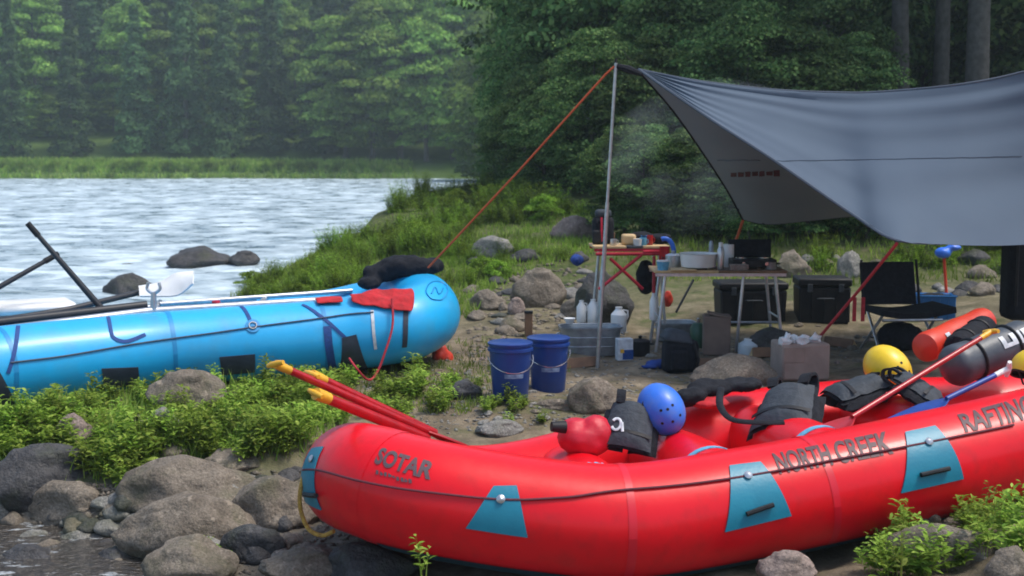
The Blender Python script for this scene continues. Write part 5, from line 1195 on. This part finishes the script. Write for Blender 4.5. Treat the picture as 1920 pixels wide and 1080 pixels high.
# ------------------------------------------------------------------ gear in the red raft
def helmet(name, label, c, r_, mat, rot, s=1):
    t = thing(name, label, 'helmet', c); t.rotation_euler = rot
    n, m_ = 32, 14; V = []; F = []
    for i in range(m_+1):
        ph = math.pi/2*(1-i/m_*1.22)
        for k in range(n):
            a = 2*math.pi*k/n; drop = 1.0
            low = max(0, (i/m_-.75)*4); side = max(0, math.cos(2*a))  # front/back lower than sides -> ear notch
            p = ph - 0 if ph > 0 else ph*(.3+.7*abs(math.sin(a))**1.5+.0)
            V.append((math.cos(p)*math.cos(a)*r_*.86, math.cos(p)*math.sin(a)*r_*1.08, math.sin(p)*r_*.95))
    F = [(i*n+k, (i+1)*n+k, (i+1)*n+(k+1) % n, i*n+(k+1) % n) for i in range(m_) for k in range(n)]
    obj('shell', MB().add(V, F), mat, t, solid=.008)
    rim = [V[m_*n+k] for k in range(n)]; obj('rim', MB().tube(rim, .007, 8, closed=True), M['black'], t)
    obj('liner', MB().add([tuple(x*.93 for x in v) for v in V], F), M['blackfab'], t)
    for a in (-.5, 0, .5):
        for e in (.45, .95):
            p = Vector((math.cos(e)*math.sin(a)*r_*.86, -math.cos(e)*math.cos(a)*r_*1.08, math.sin(e)*r_*.95)); q_ = p.to_track_quat('Z', 'Y').to_matrix()
            obj('vent', MB().lathe([(.008, .0), (.008, .005), (0, .0055)], c=p*1.0, n=10, M=q_), M['black'], t)
    for sx in (-1, 1): obj('chin_strap', MB().tube([(sx*r_*.84, -.03, -.01), (sx*r_*.6, -.04, -r_*.7), (0, -.06, -r_*.95)], .006, 6), M['black'], t)
    return t
helmet('helmet', 'glossy blue river helmet lying on the grey dry bag', P(1240, 768, 6.72), .138, M['helmblue'], (R(38), R(-22), R(12)))
helmet('helmet', 'yellow river helmet perched on the far tube', P(1664, 692, 7.2), .138, M['yellow'], (R(35), R(-28), R(15)))
helmet('helmet', 'yellow river helmet cut off by the right edge', P(1935, 694, 6.9), .12, M['yellow'], (R(-10), R(10), R(10)))
def drybag(label, a, b, r_, mat, endm=None, print_=None, roll=True, straps=True, name='dry_bag'):
    a, b = np.asarray(a), np.asarray(b); ax = (b-a); L_ = np.linalg.norm(ax); ax = ax/L_
    t = thing(name, label, 'dry bag', a); n = 30; fs = np.linspace(0, 1, 22)
    pts = [a+ax*L_*f for f in fs]; rs = []
    for f in fs:
        e = min(f, 1-f)*L_/r_; k = math.sqrt(max(0, 1-max(0, 1-e*1.6)**2)); rs.append(r_*(.25+.75*k)*(1+.03*math.sin(f*15)))
    o = obj('bag_body', MB().tube(pts, rs, n), mat, t, world=True)
    if roll:
        s_ = np.cross(ax, [0, 0, 1]); s_ /= np.linalg.norm(s_); q = b+ax*.01
        obj('roll_top', MB().tube([q-s_*r_*.8, q, q+s_*r_*.8], r_*.2, 10), endm or M['black'], t, world=True)
    for f in ((.3, .72) if straps else ()):
        c = a+ax*L_*f; u = np.cross(ax, [0.3, 0, 1]); u /= np.linalg.norm(u); v = np.cross(ax, u)
        obj('strap', MB().tube([c+(u*math.cos(g_)+v*math.sin(g_))*r_*1.03 for g_ in np.linspace(0, 2*math.pi, 24, endpoint=False)], .009, 6, closed=True, flat=.6), M['black'], t, world=True)
    if print_ is not None:
        vd = C0-(a+b)/2; vd -= ax*np.dot(vd, ax); vd /= np.linalg.norm(vd); u = np.cross(vd, ax)
        mb = MB()
        for (f0, f1, a0, a1) in print_:
            fsx = np.linspace(f0, f1, 4); an_ = np.linspace(a0, a1, 5)
            G_ = np.array([[a+ax*L_*f+(vd*math.cos(q_)+u*math.sin(q_))*(r_*1.035+.004) for q_ in an_] for f in fsx]); mb.grid(G_)
        obj('printed_logo', mb, M['print'], t, world=True)
    return t
lump('red_bag', 'smooth crimson red bag bulging up left of the blue helmet', 'bag', [(P(1098, 824, 6.6), (.12, .11, .10)), (P(1078, 818, 6.6), (.09, .09, .10)), (P(1118, 815, 6.6), (.085, .09, .105))], M['redbag'], amp=.16)
t = thing('black_nozzle', 'black rolled end sticking out beside the red dry bag', 'bag end', P(1046, 800, 6.5)); obj('roll', MB().tube([P(1034, 800, 6.5), P(1060, 801, 6.52)], [.026, .034], 12), M['black'], t, world=True)
drybag('long grey dry bag with silver print at the right end of the raft', P(1775, 692, 7.25), P(1930, 632, 7.5), .12, M['drygrey'], print_=[(.52, .57, -.1, .5), (.57, .66, -.1, .08), (.64, .69, -.1, .5), (.72, .76, -.15, .5), (.78, .88, .3, .5), (.78, .82, -.2, .3), (.9, .97, -.1, .5)])
drybag('orange red dry bag leaning behind the far tube', P(1728, 655, 8.0), P(1850, 600, 8.5), .095, M['orange'], straps=False, roll=False, print_=[(.2, .26, -.3, .3)])
drybag('small dark bag behind the orange dry bag', P(1790, 655, 7.9), P(1850, 612, 8.3), .085, M['blackfab'])
def foam(c, sz, rot=None, arch=.0, nx=9, ny=9):
    G_ = []; mb = MB()
    def surf(sgn):
        g_ = np.zeros((nx, ny, 3))
        for i, u in enumerate(np.linspace(-1, 1, nx)):
            for j, v in enumerate(np.linspace(-1, 1, ny)):
                e = (1-abs(u)**6)*(1-abs(v)**6); tp_ = 1-.12*v
                g_[i, j] = (u*sz[0]/2*tp_, v*sz[1]/2, sgn*sz[2]/2*e**.5 - arch*u*u + .006*math.sin(v*9+u*4))
                g_[i, j] += c
        return g_
    mb.grid(surf(1)); mb.grid(surf(-1)[:, ::-1]); return mb
def pfd(label, c, rot, sc=1, mat='greyfab'):
    t = thing('life_vest', label, 'life vest', c); t.rotation_euler = rot; t.scale = (sc,)*3
    obj('back_foam', foam((0, 0, .05), (.36, .40, .07), arch=.05), M[mat], t, sharp=80)
    obj('back_edge', foam((0, 0, .025), (.385, .425, .05), arch=.055), M['blackfab'], t, sharp=80)
    for sx in (-1, 1):
        obj('front_foam', foam((sx*.13, -.02, -.05), (.2, .36, .08), arch=.02), M['blackfab'], t, sharp=80)
        c_ = catmull([(sx*.10, .17, .05), (sx*.11, .25, .05), (sx*.12, .31, .0), (sx*.12, .27, -.06), (sx*.12, .15, -.07)], 6)
        obj('shoulder_strap', MB().grid(np.stack([c_-[.035, 0, 0], c_+[.035, 0, 0]])), M['blackfab'], t, solid=.02)
    cc = np.array([(x, -.09, .088-.05*(x/.18)**2) for x in np.linspace(-.19, .19, 9)]); obj('belt', MB().grid(np.stack([cc-[0, .014, 0], cc+[0, .014, 0]])), M['black'], t, solid=.004)
    return t
pfd('dark grey life vest lying tilted across the middle of the red raft', P(1472, 766, 6.8), (R(30), R(-12), R(-30)), .86)
v1 = pfd('dark grey life vest with a pale round logo between the red bag and blue helmet', P(1180, 800, 6.62), (R(48), R(6), R(-14)), .68)
obj('printed_logo', MB().tube([(-.09+.035*math.cos(q_), -.04+.05*math.sin(q_), .083) for q_ in np.linspace(-2.6, 2.6, 16)], .011, 6, flat=.4).tube([(-.05, -.02, .088), (-.03, -.1, .088)], .011, 6, flat=.4), M['print'], v1)
pfd('grey life vest half under the yellow helmet', P(1605, 732, 7.0), (R(14), R(-4), R(-80)), .78)
pfd('grey life vest with a pale patch right of the yellow helmet', P(1722, 730, 6.75), (R(28), R(6), R(60)), .62)
lump('black_gear', 'black gear heaped along the far tube of the red raft', 'gear', [(P(1330, 728, 7.1), (.13, .09, .05)), (P(1390, 722, 7.15), (.12, .09, .04)), (P(1295, 745, 7.0), (.08, .08, .05))], M['blackfab'])
tag(obj('black_strap', MB().tube(catmull([P(1352, 728, 6.9), P(1350, 760, 6.7), P(1372, 786, 6.55), P(1420, 792, 6.5), P(1470, 792, 6.5)], 6), .02, 8, flat=.5), M['blackfab']), 'black webbing looped left of the grey life vest', 'strap')
lump('red_gear', 'red cloth bundle between the blue helmet and the vest', 'clothing', [(P(1330, 756, 7.0), (.11, .08, .035))], M['redcloth'])
def paddle(label, top, end, mat='redpaint', grip='ygrip', r_=.014, blade=None, gdir=(1, 0, 0), group=None):
    a, b = np.asarray(top), np.asarray(end); t = thing('paddle', label, 'paddle', b, 0, group)
    ax = (a-b)/np.linalg.norm(a-b); obj('shaft', MB().tube([b, a-ax*.05], [r_*1.05, r_], 10), M[mat], t, world=True)
    obj('ferrule', MB().tube([a-ax*.09, a-ax*.04], r_*1.08, 10), M[grip], t, world=True)
    g_ = np.asarray(gdir, float); g_ -= ax*np.dot(g_, ax); g_ /= np.linalg.norm(g_)
    obj('t_grip', MB().tube([a-g_*.052, a-g_*.02+ax*.004, a+g_*.02+ax*.004, a+g_*.052], [.011, .015, .015, .011], 10).tube([a-ax*.06, a], r_*1.15, 10), M[grip], t, world=True)
    if blade:
        s_ = np.cross(ax, [0, 0, 1.]); s_ /= np.linalg.norm(s_); L_, W_ = blade
        prof = [(0, .2), (.12, .55), (.3, .9), (.6, 1), (.9, 1), (1, .85)]
        G_ = np.array([[b-ax*L_*f+s_*W_/2*k*x+np.cross(ax, s_)*.01*(1-x*x) for x in np.linspace(-1, 1, 7)] for f, k in prof]); obj('blade', MB().grid(G_), M[mat], t, world=True, solid=.008)
    return t
gl = 'paddles bundled over the raft bow'
paddle('red paddle with yellow T grip, highest and longest of the bundle over the bow', P(517, 683, 5.9), P(800, 808, 6.6), blade=(.5, .2), group=gl, gdir=(1, .2, -.2), r_=.019)
paddle('red paddle with yellow T grip, upper right one of the bundle over the bow', P(585, 702, 6.1), P(815, 812, 6.7), blade=(.5, .2), group=gl, gdir=(1, .2, -.5), r_=.022)
paddle('red paddle with yellow T grip, lowest one of the bundle over the bow', P(592, 738, 6.0), P(800, 822, 6.6), blade=(.5, .2), group=gl, gdir=(1, .2, -.5), r_=.027)
paddle('red paddle with a yellow grip slanting up over the raft contents at right', P(1858, 622, 7.0), P(1598, 782, 6.45), blade=(.45, .2), gdir=(1, 0, .4))
paddle('short blue paddle with a white grip near the right edge', P(1890, 692, 6.7), P(1775, 748, 6.55), mat='bluepaint', grip='white', blade=(.4, .18), gdir=(1, 0, 1))

# ------------------------------------------------------------------ smoke and haze
def volbox(name, V0, V1, dens, col, label, noise=None):
    mb = MB().box([(a+b)/2 for a, b in zip(V0, V1)], [b-a for a, b in zip(V0, V1)]); m = bpy.data.materials.new(name); m.use_nodes = True
    t = m.node_tree; t.nodes.remove(t.nodes['Principled BSDF']); pv = t.nodes.new('ShaderNodeVolumePrincipled'); pv.inputs['Color'].default_value = (*col, 1); pv.inputs['Density'].default_value = dens
    pv.inputs['Anisotropy'].default_value = 0.2
    t.links.new(pv.outputs[0], t.nodes['Material Output'].inputs['Volume'])
    o = obj(name, mb, m); tag(o, label, name, kind='stuff'); return o
volbox('haze', (-145, -24, -3), (145, 234, 62), .0011, (.76, .95, 1.0), 'thin blue haze over the river and the far trees')

sm = MB().lathe([(.01, 0), (.25, .15), (.5, .5), (.62, .9), (.55, 1.3), (.3, 1.6), (.01, 1.7)], n=20); sm.v = [(x*1.7+.25*z, y*.7, z) for x, y, z in sm.v]
m = bpy.data.materials.new('smoke'); m.use_nodes = True; t_ = m.node_tree; t_.nodes.remove(t_.nodes['Principled BSDF']); pv = t_.nodes.new('ShaderNodeVolumePrincipled')
tc = t_.nodes.new('ShaderNodeTexCoord'); n_ = t_.nodes.new('ShaderNodeTexNoise'); n_.inputs['Scale'].default_value = 1.6; n_.inputs['Detail'].default_value = 3; t_.links.new(tc.outputs['Object'], n_.inputs['Vector'])
mr_ = t_.nodes.new('ShaderNodeMapRange'); mr_.inputs[1].default_value = .42; mr_.inputs[2].default_value = .75; mr_.inputs[3].default_value = 0; mr_.inputs[4].default_value = .32; t_.links.new(n_.outputs['Fac'], mr_.inputs[0])
t_.links.new(mr_.outputs[0], pv.inputs['Density']); pv.inputs['Color'].default_value = (.8, .88, .95, 1); t_.links.new(pv.outputs[0], t_.nodes['Material Output'].inputs['Volume'])
o = obj('smoke', sm, m); o.location = P(1270, 455, 13.2); tag(o, 'thin bluish cooking smoke drifting behind the tables', 'smoke', kind='stuff')
